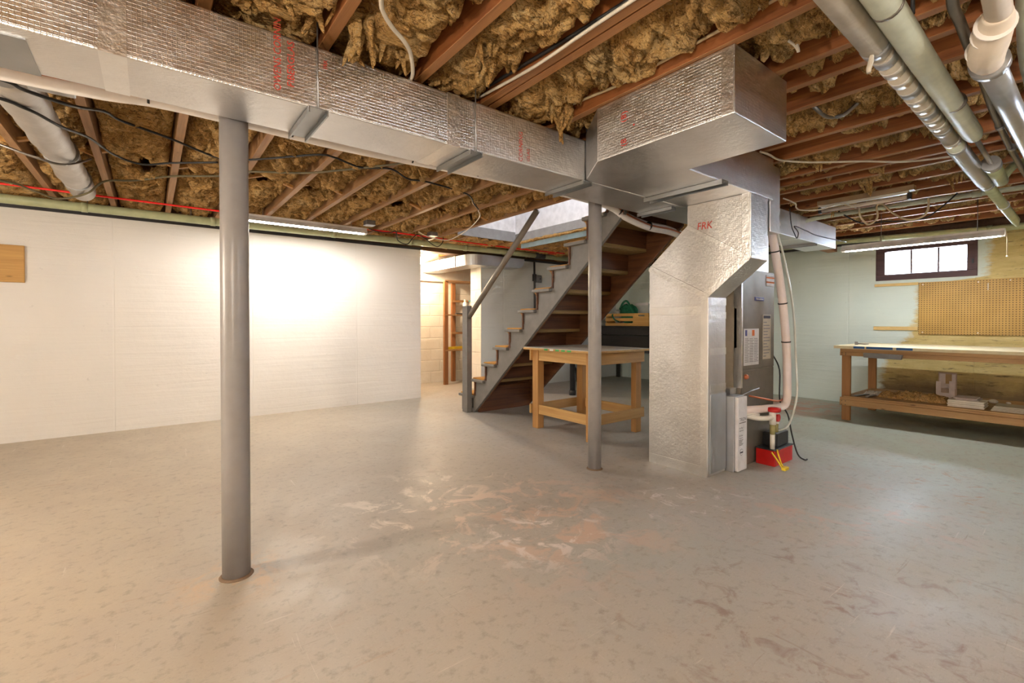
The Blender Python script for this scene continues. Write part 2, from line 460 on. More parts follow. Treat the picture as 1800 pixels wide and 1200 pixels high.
def emit(name, c, s):
    m, nt, b = new_mat(name)
    setc(nt, b, (0.9, 0.9, 0.9))
    b.inputs['Emission Color'].default_value = (c[0], c[1], c[2], 1)
    b.inputs['Emission Strength'].default_value = s
    return m


emit('lit_tube', (1.0, 0.93, 0.84), 140.0)
emit('lit_tube_right', (0.96, 0.98, 1.0), 70.0)
emit('lit_bulb', (1.0, 0.76, 0.50), 90.0)

# ------------------------------------------------------------------ mesh helpers


class MB:
    """collects simple solids, in world coordinates, into one mesh"""

    def __init__(s):
        s.v = []; s.f = []; s.sm = []

    def add(s, vs, fs, smooth=False):
        o = len(s.v); s.v += [tuple(map(float, p)) for p in vs]
        for f in fs:
            s.f.append(tuple(i + o for i in f)); s.sm.append(smooth)
        return s

    def box(s, x0, x1, y0, y1, z0, z1):
        x0, x1 = min(x0, x1), max(x0, x1); y0, y1 = min(y0, y1), max(y0, y1); z0, z1 = min(z0, z1), max(z0, z1)
        vs = [(x, y, z) for z in (z0, z1) for y in (y0, y1) for x in (x0, x1)]
        return s.add(vs, [(0, 2, 3, 1), (4, 5, 7, 6), (0, 1, 5, 4), (2, 6, 7, 3), (0, 4, 6, 2), (1, 3, 7, 5)])

    def prism(s, pts, axis, a, b):
        """2-D polygon extruded along an axis from a to b (the other two axes in cyclic order)"""
        n = len(pts); i1, i2 = [(1, 2), (2, 0), (0, 1)][axis]
        vs = []
        for t in (a, b):
            for p in pts:
                q = [0, 0, 0]; q[axis] = t; q[i1] = p[0]; q[i2] = p[1]; vs.append(q)
        area = sum(pts[i][0] * pts[(i + 1) % n][1] - pts[(i + 1) % n][0] * pts[i][1] for i in range(n))
        flip = (area < 0) != (b < a)
        fs = [tuple(reversed(range(n))), tuple(range(n, 2 * n))] + [(i, (i + 1) % n, (i + 1) % n + n, i + n) for i in range(n)]
        if flip:
            fs = [tuple(reversed(f)) for f in fs]
        return s.add(vs, fs)

    def bar(s, p, q, w, h, up=(0, 0, 1)):
        """rectangular bar from p to q, w across, h along up"""
        p, q = Vector(p), Vector(q); d = (q - p).normalized(); u = Vector(up)
        r = d.cross(u).normalized() * (w / 2); u = r.cross(d).normalized() * (h / 2)
        vs = [p - r - u, p + r - u, p + r + u, p - r + u, q - r - u, q + r - u, q + r + u, q - r + u]
        return s.add(vs, [(0, 1, 2, 3), (7, 6, 5, 4), (0, 4, 5, 1), (1, 5, 6, 2), (2, 6, 7, 3), (3, 7, 4, 0)])

    def tube(s, pts, r, n=10, cap=True, smooth=True, sub=0):
        P = [Vector(p) for p in pts]
        R = list(r) if isinstance(r, (list, tuple)) else [r] * len(P)
        if sub:
            R = list(np.interp(np.linspace(0, len(P) - 1, (len(P) - 1) * sub + 1), range(len(P)), R))
            P = catmull(P, sub)
        vs = []; t0 = (P[1] - P[0]).normalized()
        a = Vector((0, 0, 1)) if abs(t0.z) < 0.9 else Vector((1, 0, 0))
        u = t0.cross(a).normalized(); w = t0.cross(u).normalized(); prev = t0
        for i, p in enumerate(P):
            t = (P[min(i + 1, len(P) - 1)] - P[max(i - 1, 0)])
            t = t.normalized() if t.length > 1e-9 else prev
            q = prev.rotation_difference(t); u = q @ u; w = q @ w; prev = t
            for k in range(n):
                an = 2 * math.pi * k / n
                vs.append(p + (u * math.cos(an) + w * math.sin(an)) * R[i])
        fs = []
        for i in range(len(P) - 1):
            for k in range(n):
                k2 = (k + 1) % n
                fs.append((i * n + k, (i + 1) * n + k, (i + 1) * n + k2, i * n + k2))
        s.add(vs, fs, smooth)
        if cap:
            o = len(s.v) - len(vs); e = (len(P) - 1) * n
            s.f.append(tuple(o + k for k in range(n))); s.sm.append(False)
            s.f.append(tuple(o + e + k for k in reversed(range(n)))); s.sm.append(False)
        return s

    def lathe(s, c, prof, n=24, axis=2):
        """profile of (radius, height) turned about an axis through c"""
        vs = []; c = Vector(c)
        for r, h in prof:
            for k in range(n):
                a = 2 * math.pi * k / n
                q = [r * math.cos(a), r * math.sin(a), h]
                q = [q, [h, q[0], q[1]]][1] if axis == 0 else ([q[1], h, q[0]] if axis == 1 else q)
                vs.append(c + Vector(q))
        fs = [(i * n + k, i * n + (k + 1) % n, (i + 1) * n + (k + 1) % n, (i + 1) * n + k) for i in range(len(prof) - 1) for k in range(n)]
        s.add(vs, fs, True)
        o = len(s.v) - len(vs); e = (len(prof) - 1) * n
        s.f.append(tuple(o + k for k in reversed(range(n)))); s.sm.append(False)
        s.f.append(tuple(o + e + k for k in range(n))); s.sm.append(False)
        return s

    def build(s, name, mat, parent=None, bevel=0.0, seg=2, origin=None):
        me = bpy.data.meshes.new(name)
        off = Vector((0, 0, 0))
        if parent is not None:
            off = world_loc(parent)
        elif origin is not None:
            off = Vector(origin)
        else:
            A = np.array(s.v); lo, hi = A.min(0), A.max(0)
            off = Vector(((lo[0] + hi[0]) / 2, (lo[1] + hi[1]) / 2, lo[2]))
        me.from_pydata([(p[0] - off.x, p[1] - off.y, p[2] - off.z) for p in s.v], [], s.f)
        me.polygons.foreach_set('use_smooth', s.sm)
        me.update()
        o = bpy.data.objects.new(name, me); COL.objects.link(o)
        me.materials.append(MATS[mat])
        if parent is not None:
            o.parent = parent
        else:
            o.location = off
        if bevel:
            bv = o.modifiers.new('bevel', 'BEVEL'); bv.width = bevel; bv.segments = seg; bv.limit_method = 'ANGLE'; bv.angle_limit = math.radians(40)
        return o


def world_loc(o):
    l = Vector(o.location)
    while o.parent is not None:
        o = o.parent; l = l + Vector(o.location)
    return l


def catmull(P, k):
    out = []
    for i in range(len(P) - 1):
        p0, p1, p2, p3 = P[max(i - 1, 0)], P[i], P[i + 1], P[min(i + 2, len(P) - 1)]
        for j in range(k):
            t = j / k
            out.append(0.5 * ((2 * p1) + (p2 - p0) * t + (2 * p0 - 5 * p1 + 4 * p2 - p3) * t * t + (3 * p1 - p0 - 3 * p2 + p3) * t ** 3))
    out.append(P[-1]); return out


def tag(o, label, cat, group=None):
    o['label'] = label; o['category'] = cat
    if group:
        o['group'] = group
    return o


def thing(name, label, cat, loc, group=None):
    o = bpy.data.objects.new(name, None); COL.objects.link(o); o.location = loc
    o.empty_display_size = 0.1
    return tag(o, label, cat, group)


def struct(o):
    o['kind'] = 'structure'; return o


def lab(o, t):
    o['label'] = t; return o


def text(name, s, origin, xdir, ydir, size, mat, parent, sx=1.0, lift=0.0015, align='LEFT'):
    """flat lettering laid on a surface"""
    cu = bpy.data.curves.new(name, 'FONT'); cu.body = s; cu.size = size; cu.align_x = align; cu.resolution_u = 2
    to = bpy.data.objects.new(name, cu); COL.objects.link(to)
    bpy.context.view_layer.update()
    me = bpy.data.meshes.new_from_object(to)
    bpy.data.objects.remove(to); bpy.data.curves.remove(cu)
    X, Y = Vector(xdir).normalized(), Vector(ydir).normalized(); Z = X.cross(Y)
    o3 = Vector(origin) + Z * lift - world_loc(parent)
    for vv in me.vertices:
        c = vv.co.copy(); vv.co = o3 + X * c.x * sx + Y * c.y
    me.name = name
    me.materials.clear(); me.materials.append(MATS[mat])
    o = bpy.data.objects.new(name, me); COL.objects.link(o); o.parent = parent
    return o


# ------------------------------------------------------------------ setting: floor, walls
ZJ, ZT = 2.23, 2.42          # underside and top of the joists
struct(MB().box(-2.8, 7.8, -2.8, 7.8, -0.15, 0.0).build('floor', 'painted_concrete_floor', origin=(0, 0, 0)))

w = MB().box(-2.8, 3.08, 6.10, 6.42, 0, 2.15)
struct(w.build('wall_left', 'white_wall_paint', origin=(0, 0, 0)))
w = MB().box(4.15, 7.45, 6.12, 6.42, 0, 2.15)
struct(w.build('wall_far', 'pale_blue_wall_paint', origin=(0, 0, 0)))
# the side of the opening, lit from the recess, is block work like the recess
struct(MB().box(4.143, 4.15, 6.12, 6.42, 0, 2.15).build('trim_1', 'block_wall_paint', origin=(0, 0, 0)))


def wall_with_holes(name, mat, axis, a, b, s0, s1, z1, holes):
    """wall slab of thickness a..b along axis, spanning s0..s1, with window holes (s0,s1,z0,z1)"""
    w = MB()

    def bx(p, q, z0, z1_):
        if axis == 0:
            w.box(a, b, p, q, z0, z1_)
        else:
            w.box(p, q, a, b, z0, z1_)
    cur = s0
    for h in sorted(holes):
        bx(cur, h[0], 0, z1); bx(h[0], h[1], 0, h[2])
        if h[3] < z1:
            bx(h[0], h[1], h[3], z1)
        cur = h[1]
    bx(cur, s1, 0, z1)
    return struct(w.build(name, mat, origin=(0, 0, 0)))


wall_with_holes('wall_right', 'right_wall_paint', 0, 7.45, 7.75, -2.8, 7.8, 2.15, [(0.91, 1.85, 1.625, 2.04), (-1.85, -0.91, 1.625, 2.04)])
wall_with_holes('wall_back', 'plain_wall_paint', 1, -2.85, -2.55, -2.8, 7.8, 2.15, [(2.43, 3.37, 1.625, 2.04)])
struct(MB().box(-2.85, -2.55, -2.8, 7.8, 0, 2.15).build('wall_near_left', 'plain_wall_paint', origin=(0, 0, 0)))
# recess behind the left wall
w = MB().box(1.2, 6.0, 7.45, 7.7, 0, 2.45).box(1.2, 6.0, 7.38, 7.45, 1.82, 2.45).box(1.0, 1.25, 6.42, 7.7, 0, 2.45).box(5.75, 6.0, 6.42, 7.7, 0, 2.45)
struct(w.build('wall_recess', 'block_wall_paint', origin=(0, 0, 0)))
# sills on the wall heads up to the deck, all round (dark, set back)
s = MB().box(-2.8, 7.45, 6.22, 6.42, 2.15, 2.45).box(7.55, 7.75, -2.8, 7.8, 2.15, 2.45).box(-2.8, 7.8, -2.85, -2.65, 2.15, 2.45).box(-2.85, -2.65, -2.8, 7.8, 2.15, 2.45)
struct(s.build('trim_2', 'deck_wood', origin=(0, 0, 0)))
# black sealing strip along the heads of the two visible walls
struct(MB().box(-2.5, 3.08, 6.085, 6.20, 2.13, 2.165).box(4.15, 7.4, 6.10, 6.20, 2.13, 2.165).build('trim_3', 'iron_black', origin=(0, 0, 0)))
struct(MB().box(7.43, 7.53, -2.5, 6.05, 2.125, 2.165).build('trim_4', 'iron_black', origin=(0, 0, 0)))

# ------------------------------------------------------------------ ceiling: deck, joists, bridging, wool
SW0, SW1, SY0, SY1 = 3.08, 4.02, 2.42, 5.08      # the stair opening in the deck
d = MB()
for x0, x1, y0, y1 in ((-2.85, SW0, -2.85, 7.75), (SW1, 7.8, -2.85, 7.75), (SW0, SW1, -2.85, SY0), (SW0, SW1, SY1, 7.75)):
    d.box(x0, x1, y0, y1, ZT, ZT + 0.04)
ceiling = struct(d.build('ceiling', 'deck_wood', origin=(0, 0, 0)))

front = [-2.35, -1.95, -1.52, -1.10, -0.68, -0.26, 0.16, 0.575, 1.00, 1.38, 1.435, 1.868, 2.265, 2.48, 2.732, 3.232, 3.532, 3.95, 4.19, 4.44, 4.80, 5.2, 5.6, 6.0, 6.4, 6.8, 7.2]
rear = [-2.35, -1.95, -1.53, -1.11, -0.69, -0.28, 0.15, 0.58, 1.00, 1.40, 1.80, 2.22, 2.62, 3.055, 4.045, 4.45, 4.85, 5.25, 5.65, 6.05, 6.45, 6.85, 7.2]
for i, x in enumerate(front):
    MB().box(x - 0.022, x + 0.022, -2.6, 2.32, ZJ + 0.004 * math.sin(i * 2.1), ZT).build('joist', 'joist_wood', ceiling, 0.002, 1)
for i, x in enumerate(rear):
    MB().box(x - 0.022, x + 0.022, 2.33, 6.22, ZJ + 0.003 * math.sin(i * 1.7), ZT).build('joist', 'joist_wood_rear', ceiling, 0.002, 1)
# short joists and headers round the stair opening
for x in (3.35, 3.72):
    MB().box(x - 0.022, x + 0.022, SY1 + 0.05, 6.22, ZJ, ZT).build('joist', 'joist_wood_rear', ceiling, 0.002, 1)
MB().box(SW0, SW1, SY1, SY1 + 0.045, ZJ, ZT).build('joist', 'cross_wood', ceiling, 0.002, 1)
MB().box(SW0, SW1, SY0 - 0.045, SY0, ZJ, ZT).build('joist', 'cross_wood', ceiling, 0.002, 1)
# joists over the recess
for x in (1.6, 2.1, 2.6, 3.1, 3.6, 4.1, 4.6, 5.1):
    MB().box(x - 0.02, x + 0.02, 6.43, 7.40, 2.26, ZT).build('joist', 'cross_wood', ceiling, 0.002, 1)
# girder carried by the posts, behind the main duct
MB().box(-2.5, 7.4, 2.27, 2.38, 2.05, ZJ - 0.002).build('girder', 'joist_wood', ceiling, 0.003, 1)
# crossed bridging struts between the rear joists
for a, b_ in zip(rear[:-1], rear[1:]):
    if b_ - a > 0.6 or a > 3.0:
        continue
    yy = 4.30 + 0.05 * math.sin(a * 5)
    MB().bar((a + 0.022, yy - 0.03, ZJ + 0.03), (b_ - 0.022, yy - 0.03, ZT - 0.03), 0.04, 0.02, (0, 0, 1)).build('bridging_strut', 'cross_wood', ceiling)
    MB().bar((a + 0.022, yy + 0.03, ZT - 0.03), (b_ - 0.022, yy + 0.03, ZJ + 0.03), 0.04, 0.02, (0, 0, 1)).build('bridging_strut', 'cross_wood', ceiling)


# value-noise in numpy for the wool
class VN:
    def __init__(s, seed):
        s.t = np.random.default_rng(seed).random((256, 256))

    def __call__(s, x, y):
        xi = np.floor(x).astype(int); yi = np.floor(y).astype(int)
        fx = x - xi; fy = y - yi
        fx = fx * fx * (3 - 2 * fx); fy = fy * fy * (3 - 2 * fy)
        t = s.t
        a = t[xi % 256, yi % 256]; b = t[(xi + 1) % 256, yi % 256]; c = t[xi % 256, (yi + 1) % 256]; d = t[(xi + 1) % 256, (yi + 1) % 256]
        return (a * (1 - fx) + b * fx) * (1 - fy) + (c * (1 - fx) + d * fx) * fy

    def fbm(s, x, y, o=4):
        r = 0; a = 0.5; n = 0
        for k in range(o):
            r = r + a * s(x * 2 ** k + 17 * k, y * 2 ** k + 31 * k); n += a; a *= 0.55
        return r / n


def batt(x0, x1, y0, y1, seed, sag, zb, rx=0.013, ry=0.013, gap=0.0, zmin=2.235):
    """one sagging, folded strip of wool between two joists"""
    V = VN(seed)
    nx = max(8, int((x1 - x0) / rx)); ny = max(8, int((y1 - y0) / ry))
    U, W = np.meshgrid(np.linspace(0, 1, nx + 1), np.linspace(0, 1, ny + 1), indexing='ij')
    X = x0 + U * (x1 - x0); Y = y0 + W * (y1 - y0)
    wx = V.fbm(X * 3 + 5, Y * 3 + 9, 3) - 0.5; wy = V.fbm(X * 3 + 55, Y * 3 + 91, 3) - 0.5
    prof = np.clip(4 * U * (1 - U), 0, 1) ** 0.55
    low = V.fbm(X * 2.2 + 3, Y * 1.6 + 7, 3)                      # long swells
    r1 = 1 - np.abs(2 * V.fbm((X + wx * 0.35) * 4 + 13, (Y + wy * 0.35) * 11 + 3, 4) - 1)   # folds across the bay
    r2 = 1 - np.abs(2 * V.fbm((X + wx * 0.2) * 14 + 3, (Y + wy * 0.25) * 34 + 8, 3) - 1)
    fine = V.fbm(X * 60, Y * 90, 3) - 0.5
    b1 = np.abs(2 * V.fbm((X + wx * 0.5) * 3.6 + 21, (Y + wy * 0.5) * 6.5 + 5, 3) - 1) ** 0.75      # lobes with sharp creases
    b2 = np.abs(2 * V.fbm((X + wx * 0.4) * 9 + 2, (Y + wy * 0.5) * 24 + 15, 3) - 1) ** 0.8
    z = zb - sag * prof * (0.1 + 1.2 * low) - prof ** 0.5 * (0.16 * b1 + 0.19 * b2 + 0.015 * r1 ** 2) - 0.014 * fine
    z = np.where(z < zmin, zmin - (zmin - z) * 0.25, z)
    if gap:
        g = np.clip((V.fbm(X * 1.1 + 40, Y * 1.5 + 77, 3) - (0.62 - gap)) * 7, 0, 1)
        z = z + g * 0.10
    z = np.minimum(z, ZT - 0.006)
    X = X + wx * 0.05 * prof + (r1 - 0.5) * 0.02 * prof; Y = Y + wy * 0.08 + (r2 - 0.5) * 0.02
    X = np.clip(X, x0, x1)
    n = (nx + 1) * (ny + 1)
    co = np.stack([X, Y, z], -1).reshape(-1, 3)
    idx = np.arange(n).reshape(nx + 1, ny + 1)
    q = np.stack([idx[:-1, :-1], idx[:-1, 1:], idx[1:, 1:], idx[1:, :-1]], -1).reshape(-1, 4)
    # closing back sheet just under the deck, so the batt has thickness
    top = np.array([(x0, y0, ZT - 0.002), (x1, y0, ZT - 0.002), (x1, y1, ZT - 0.002), (x0, y1, ZT - 0.002)])
    co = np.vstack([co, top])
    me = bpy.data.meshes.new('insulation_batt')
    me.vertices.add(len(co)); me.vertices.foreach_set('co', co.ravel())
    nf = len(q) + 1
    lv = np.concatenate([q.ravel(), np.array([n, n + 1, n + 2, n + 3])])
    me.loops.add(len(lv)); me.loops.foreach_set('vertex_index', lv)
    me.polygons.add(nf); me.polygons.foreach_set('loop_start', np.arange(0, 4 * nf, 4)); me.polygons.foreach_set('loop_total', np.full(nf, 4))
    me.polygons.foreach_set('use_smooth', np.ones(nf, bool))
    me.update(calc_edges=True); me.validate()
    me.materials.append(MATS['fiberglass_wool'])
    o = bpy.data.objects.new('insulation_batt', me); COL.objects.link(o); o.parent = ceiling
    return o


k = 0
for a, b_ in zip(front[:-1], front[1:]):
    k += 1
    if b_ - a < 0.1:
        continue
    if a < -0.5:
        batt(a + 0.024, b_ - 0.024, -2.55, 2.2, 100 + k, 0.05, 2.33, 0.04, 0.04)
    elif a < 1.8:
        batt(a + 0.024, b_ - 0.024, 0.15, 2.24, 100 + k, 0.06, 2.412, 0.0095, 0.0095)
        batt(a + 0.024, b_ - 0.024, -2.55, 0.15, 150 + k, 0.05, 2.33, 0.04, 0.04)
    else:
        batt(a + 0.024, b_ - 0.024, 0.0, 2.24, 100 + k, 0.05, 2.418, 0.013, 0.010, 0.10)
        batt(a + 0.024, b_ - 0.024, -2.55, 0.0, 150 + k, 0.05, 2.33, 0.04, 0.04)
for a, b_ in zip(rear[:-1], rear[1:]):
    k += 1
    if a < -1.6:
        batt(a + 0.024, b_ - 0.024, 2.42, 6.15, 200 + k, 0.06, 2.32, 0.03, 0.03)
    elif b_ - a < 0.6 and a < 3.0:
        batt(a + 0.024, b_ - 0.024, 2.42, 4.22, 200 + k, 0.02, 2.405, 0.0115, 0.0105, 0.0, 2.21)
        batt(a + 0.024, b_ - 0.024, 4.40, 6.15, 240 + k, 0.02, 2.405, 0.0115, 0.0105, 0.0, 2.21)
    elif a > 4.0:
        batt(a + 0.024, b_ - 0.024, 2.42, 6.15, 200 + k, 0.06, 2.32, 0.03, 0.03)
for x0, x1 in ((3.08, 3.325), (3.375, 3.695), (3.745, 4.02)):
    k += 1
    batt(x0, x1, SY1 + 0.06, 6.15, 300 + k, 0.06, 2.30, 0.014, 0.014)


def tuft(base, tip, r0, seed, n_w=7):
    """a torn, hanging bunch of wool wisps"""
    rs = random.Random(seed); B, T = Vector(base), Vector(tip); d = T - B
    V = VN(seed); m_ = MB()
    for k_ in range(n_w):
        f = rs.uniform(0.55, 1.0) if k_ else 1.0
        off = Vector((rs.uniform(-1, 1), rs.uniform(-1, 1), 0)) * r0 * (0.9 if k_ else 0)
        end = B + d * f + off * 0.7 + Vector((rs.uniform(-1, 1), rs.uniform(-1, 1), 0)) * r0 * 0.5
        mid = B + d * f * 0.5 + off * 1.2 + Vector((rs.uniform(-1, 1), rs.uniform(-1, 1), 0)) * r0 * 0.4
        st_ = B + off * 0.6
        rr0 = r0 * rs.uniform(0.3, 0.6)
        n, P = 10, catmull([st_, (st_ + mid) / 2 + off * 0.1, mid, end], 7)
        t0 = d.normalized(); u = t0.orthogonal().normalized(); w = t0.cross(u); vs = []
        for i_, p in enumerate(P):
            t = i_ / (len(P) - 1); r = rr0 * (1 - t) ** 0.6 + 0.0012
            for q in range(n):
                a = 2 * math.pi * q / n
                nz = float(V.fbm(np.array(2 * math.cos(a) + 5 + t * 6 + k_), np.array(2 * math.sin(a) + t * 9), 3)) - 0.5
                rr_ = r * (1 + 1.6 * nz)
                vs.append(p + u * math.cos(a) * rr_ * (0.55 if k_ % 2 else 1.0) + w * math.sin(a) * rr_)
        m_.add(vs, [(i_ * n + q, (i_ + 1) * n + q, (i_ + 1) * n + (q + 1) % n, i_ * n + (q + 1) % n) for i_ in range(len(P) - 1) for q in range(n)], True)
    return m_.build('insulation_tuft', 'fiberglass_wool', ceiling)


tuft((0.66, 1.86, 2.34), (0.63, 1.83, 2.12), 0.085, 3)
tuft((0.72, 1.88, 2.32), (0.72, 1.86, 2.15), 0.06, 5)
tuft((0.70, 1.80, 2.30), (0.75, 1.84, 2.15), 0.05, 9)
tuft((0.86, 1.88, 2.34), (0.87, 1.86, 2.17), 0.08, 13)
tuft((0.48, 1.80, 2.34), (0.50, 1.86, 2.20), 0.06, 17)
tuft((0.36, 1.75, 2.34), (0.42, 1.84, 2.21), 0.07, 19)
tuft((1.78, 1.84, 2.32), (1.80, 1.86, 2.08), 0.055, 21)
tuft((1.70, 1.84, 2.33), (1.72, 1.85, 2.14), 0.06, 23)
tuft((1.22, 1.75, 2.33), (1.22, 1.80, 2.19), 0.06, 25)
tuft((1.12, 1.60, 2.33), (1.10, 1.64, 2.18), 0.04, 27)
tuft((4.60, 1.22, 2.33), (4.62, 1.2, 2.12), 0.04, 29)
tuft((3.75, 1.28, 2.33), (3.76, 1.28, 2.16), 0.035, 31)
tuft((4.30, 1.05, 2.33), (4.32, 1.05, 2.16), 0.035, 33)
tuft((5.0, 0.75, 2.33), (5.02, 0.74, 2.14), 0.04, 35)
tuft((5.4, 1.7, 2.33), (5.4, 1.7, 2.14), 0.03, 37)

# ------------------------------------------------------------------ window on the right wall, and the two out of view


def window(name, axis, at, s0, s1, inward):
    """hopper window: dark frame, two glazing bars, three panes. inward = -1/+1 along the axis into the room"""
    z0, z1 = 1.625, 2.04

    def bx(mb, a, b, p, q, c, d):
        return mb.box(a, b, p, q, c, d) if axis == 0 else mb.box(p, q, a, b, c, d)
    fr = MB(); a, b = at - inward * 0.10, at + inward * 0.012
    bx(fr, a, b, s0, s1, z0, z0 + 0.075); bx(fr, a, b, s0, s1, z1 - 0.05, z1)
    bx(fr, a, b, s0, s0 + 0.088, z0 + 0.075, z1 - 0.05); bx(fr, a, b, s1 - 0.095, s1, z0 + 0.075, z1 - 0.05)
    o = struct(fr.build(name, 'window_frame_paint', origin=(0, 0, 0), bevel=0.004))
    g0, g1 = s0 + 0.088, s1 - 0.095; t = (g1 - g0) / 3
    for i in (1, 2):
        gb = MB(); bx(gb, at - inward * 0.07, at - inward * 0.03, g0 + i * t - 0.009, g0 + i * t + 0.009, z0 + 0.075, z1 - 0.05)
        gb.build('glazing_bar', 'window_frame_paint', o)
    for i in range(3):
        p = MB(); bx(p, at - inward * 0.055, at - inward * 0.05, g0 + i * t + (0.009 if i else 0), g0 + (i + 1) * t - (0.009 if i < 2 else 0), z0 + 0.075, z1 - 0.05)
        p.build('pane', 'dusty_glass', o)
    lt = MB(); bx(lt, at + inward * 0.012, at + inward * 0.03, s0 + 0.03, s0 + 0.045, 1.77, 1.82); lt.build('latch', 'iron_black', o)
    return o


window('window_1', 0, 7.45, 0.91, 1.85, -1)
window('window_2', 0, 7.45, -1.85, -0.91, -1)
window('window_3', 1, -2.55, 2.43, 3.37, 1)

# ------------------------------------------------------------------ steel posts
for (x, y, r, lbl) in ((0.287, 2.315, 0.0545, 'grey steel post standing alone in the left foreground'),
                       (2.616, 2.350, 0.0490, 'grey steel post in front of the small wooden table')):
    p = thing('steel_post', lbl, 'post', (x, y, 0), 'steel posts under the girder')
    MB().lathe((x, y, 0), [(r, 0.0), (r, 0.6), (r, 1.4), (r, 2.035)], 32).build('shaft', 'grey_post_paint', p)
    MB().box(x - 0.07, x + 0.07, y - 0.05, y + 0.05, 2.036, 2.049).build('cap_plate', 'grey_post_paint', p)
    MB().lathe((x, y, 0), [(r + 0.012, 0.0), (r + 0.008, 0.004), (r + 0.001, 0.008)], 32).build('grout_ring', 'mud_debris', p)

# ------------------------------------------------------------------ ducts
DY0, DY1, DZ0, DZ1 = 1.93, 2.25, 1.943, 2.187
duct = thing('supply_duct', 'long foil-faced supply duct running under the joists behind the posts', 'duct', (1.0, 2.09, DZ0))
MB().box(-2.5, 6.25, DY0, DY1, DZ0, DZ1).build('body', 'foil_facing', duct, 0.006)


def tape_band(x, wdt=0.07, t=0.0015):
    MB().box(x - wdt / 2, x + wdt / 2, DY0 - t, DY1 + t, DZ0 - t, DZ1 + t).build('tape_seam', 'foil_tape', duct)


for x in (-1.3, -0.09, 1.15, 3.9, 5.2):
    tape_band(x)
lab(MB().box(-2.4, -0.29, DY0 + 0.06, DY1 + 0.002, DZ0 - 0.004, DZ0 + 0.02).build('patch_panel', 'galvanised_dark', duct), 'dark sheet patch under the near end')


def hanger(parent, x0, x1, y0, y1, z):
    """channel strap under a duct: web plate and two down-turned lips, hung on wires"""
    h = MB().box(x0, x1, y0, y1, z - 0.006, z - 0.002)
    h.box(x0, x0 + 0.006, y0, y1, z - 0.026, z - 0.006).box(x1 - 0.006, x1, y0, y1, z - 0.026, z - 0.006)
    return h.build('hanger_channel', 'galvanised_dark', parent)


for x in (0.49, 1.235, 2.03):
    hanger(duct, x, x + 0.075, 1.915, 2.255, DZ0)
    MB().tube([(x + 0.038, 1.918, DZ0 - 0.006), (x + 0.036, 1.924, 2.1), (x + 0.035, 1.921, ZJ + 0.05)], 0.003, 6).build('hanger_wire', 'galvanised_sheet', duct)
hanger(duct, 3.0, 3.06, 1.96, 2.26, DZ0)
hanger(duct, 5.6, 5.66, 1.92, 2.26, DZ0)
up, left = (0, 0, 1), (-1, 0, 0)
text('lettering', 'OWENS CORNING', (0.395, DY0, DZ0 + 0.028), up, left, 0.037, 'print_red', duct, 0.94)
text('lettering', 'FIBERGLAS', (0.442, DY0, DZ0 + 0.055), up, left, 0.037, 'print_red', duct, 1.0)
text('lettering', 'FRK', (0.565, DY0, DZ0 + 0.165), up, left, 0.022, 'print_red', duct)
text('lettering', 'CORNING', (1.575, DY0, DZ0 + 0.01), up, left, 0.036, 'print_red', duct, 0.95)
text('lettering', 'GLAS', (1.625, DY0, DZ0 + 0.02), up, left, 0.03, 'print_red', duct)

# return trunk: chamfered box that runs back over the supply duct, then the drop to the air handler
RZ0, RZ1 = 1.943, 2.225
ret = thing('return_duct', 'foil-faced return duct with a box end overhead and a cranked drop', 'duct', (3.2, 1.96, 0))
plan = [(1.865, 0.93), (2.36, 0.93), (2.36, 1.43), (3.42, 1.43), (3.42, 1.925), (2.06, 1.925), (1.865, 1.66)]
MB().prism(plan, 2, RZ0, RZ1).build('trunk', 'foil_facing', ret, 0.005)
MB().box(3.42, 3.575, 1.45, 1.925, 1.73, 2.20).build('end_box', 'foil_facing', ret, 0.005)
sec = [(2.21, 0.0), (2.21, 1.525), (1.885, 1.80), (1.885, RZ0), (1.43, RZ0), (1.43, 1.515), (1.72, 1.275), (1.72, 0.0)]
MB().prism(sec, 0, 3.09, 3.335).build('drop', 'foil_facing', ret, 0.005)
# foil tape on the arrises and seams
tp = MB()
tp.box(1.8635, 1.866, 0.935, 0.985, RZ0 + 0.006, RZ1 - 0.006)
tp.build('tape_corner', 'foil_tape', ret)
for pa, pb in (((3.0885, 1.750, 0.003), (3.0885, 1.750, 1.27)), ((3.0885, 1.750, 1.28), (3.0885, 1.462, 1.52)), ((3.0885, 1.462, 1.53), (3.0885, 1.462, RZ0))):
    MB().bar(pa, pb, 0.004, 0.05, (0, 1, 0.01)).build('tape_corner', 'foil_tape', ret)
MB().bar((3.087, 2.205, 1.515), (3.087, 1.725, 1.27), 0.004, 0.045, (0, 0, 1)).build('tape_seam', 'foil_tape', ret)
MB().bar((3.087, 1.885, 1.79), (3.087, 1.435, 1.51), 0.004, 0.03, (0, 0, 1)).build('tape_seam', 'foil_tape', ret)
MB().box(3.086, 3.089, 1.725, 2.205, 0.0, 0.07).build('tape_seam', 'foil_tape', ret)
MB().box(3.086, 3.089, 1.725, 2.205, 1.15, 1.21).build('tape_seam', 'foil_tape', ret)
for z in (0.60, 0.86, 1.12, 1.22):
    MB().box(3.12, 3.335, 1.7185, 1.7205, z, z + 0.05).build('tape_seam', 'foil_tape', ret)
for z in (0.02, ):
    MB().box(3.12, 3.335, 1.716, 1.7205, z, 0.58).build('sheet_patch', 'galvanised_sheet', ret)
h = MB().box(2.66, 2.735, 1.40, 1.95, RZ0 - 0.006, RZ0 - 0.002).box(2.66, 2.667, 1.40, 1.95, RZ0 - 0.03, RZ0 - 0.006).box(2.728, 2.735, 1.40, 1.95, RZ0 - 0.03, RZ0 - 0.006)
h.build('hanger_channel', 'galvanised_dark', ret)
right, rup = (0, -1, 0), (0, 0, 1)
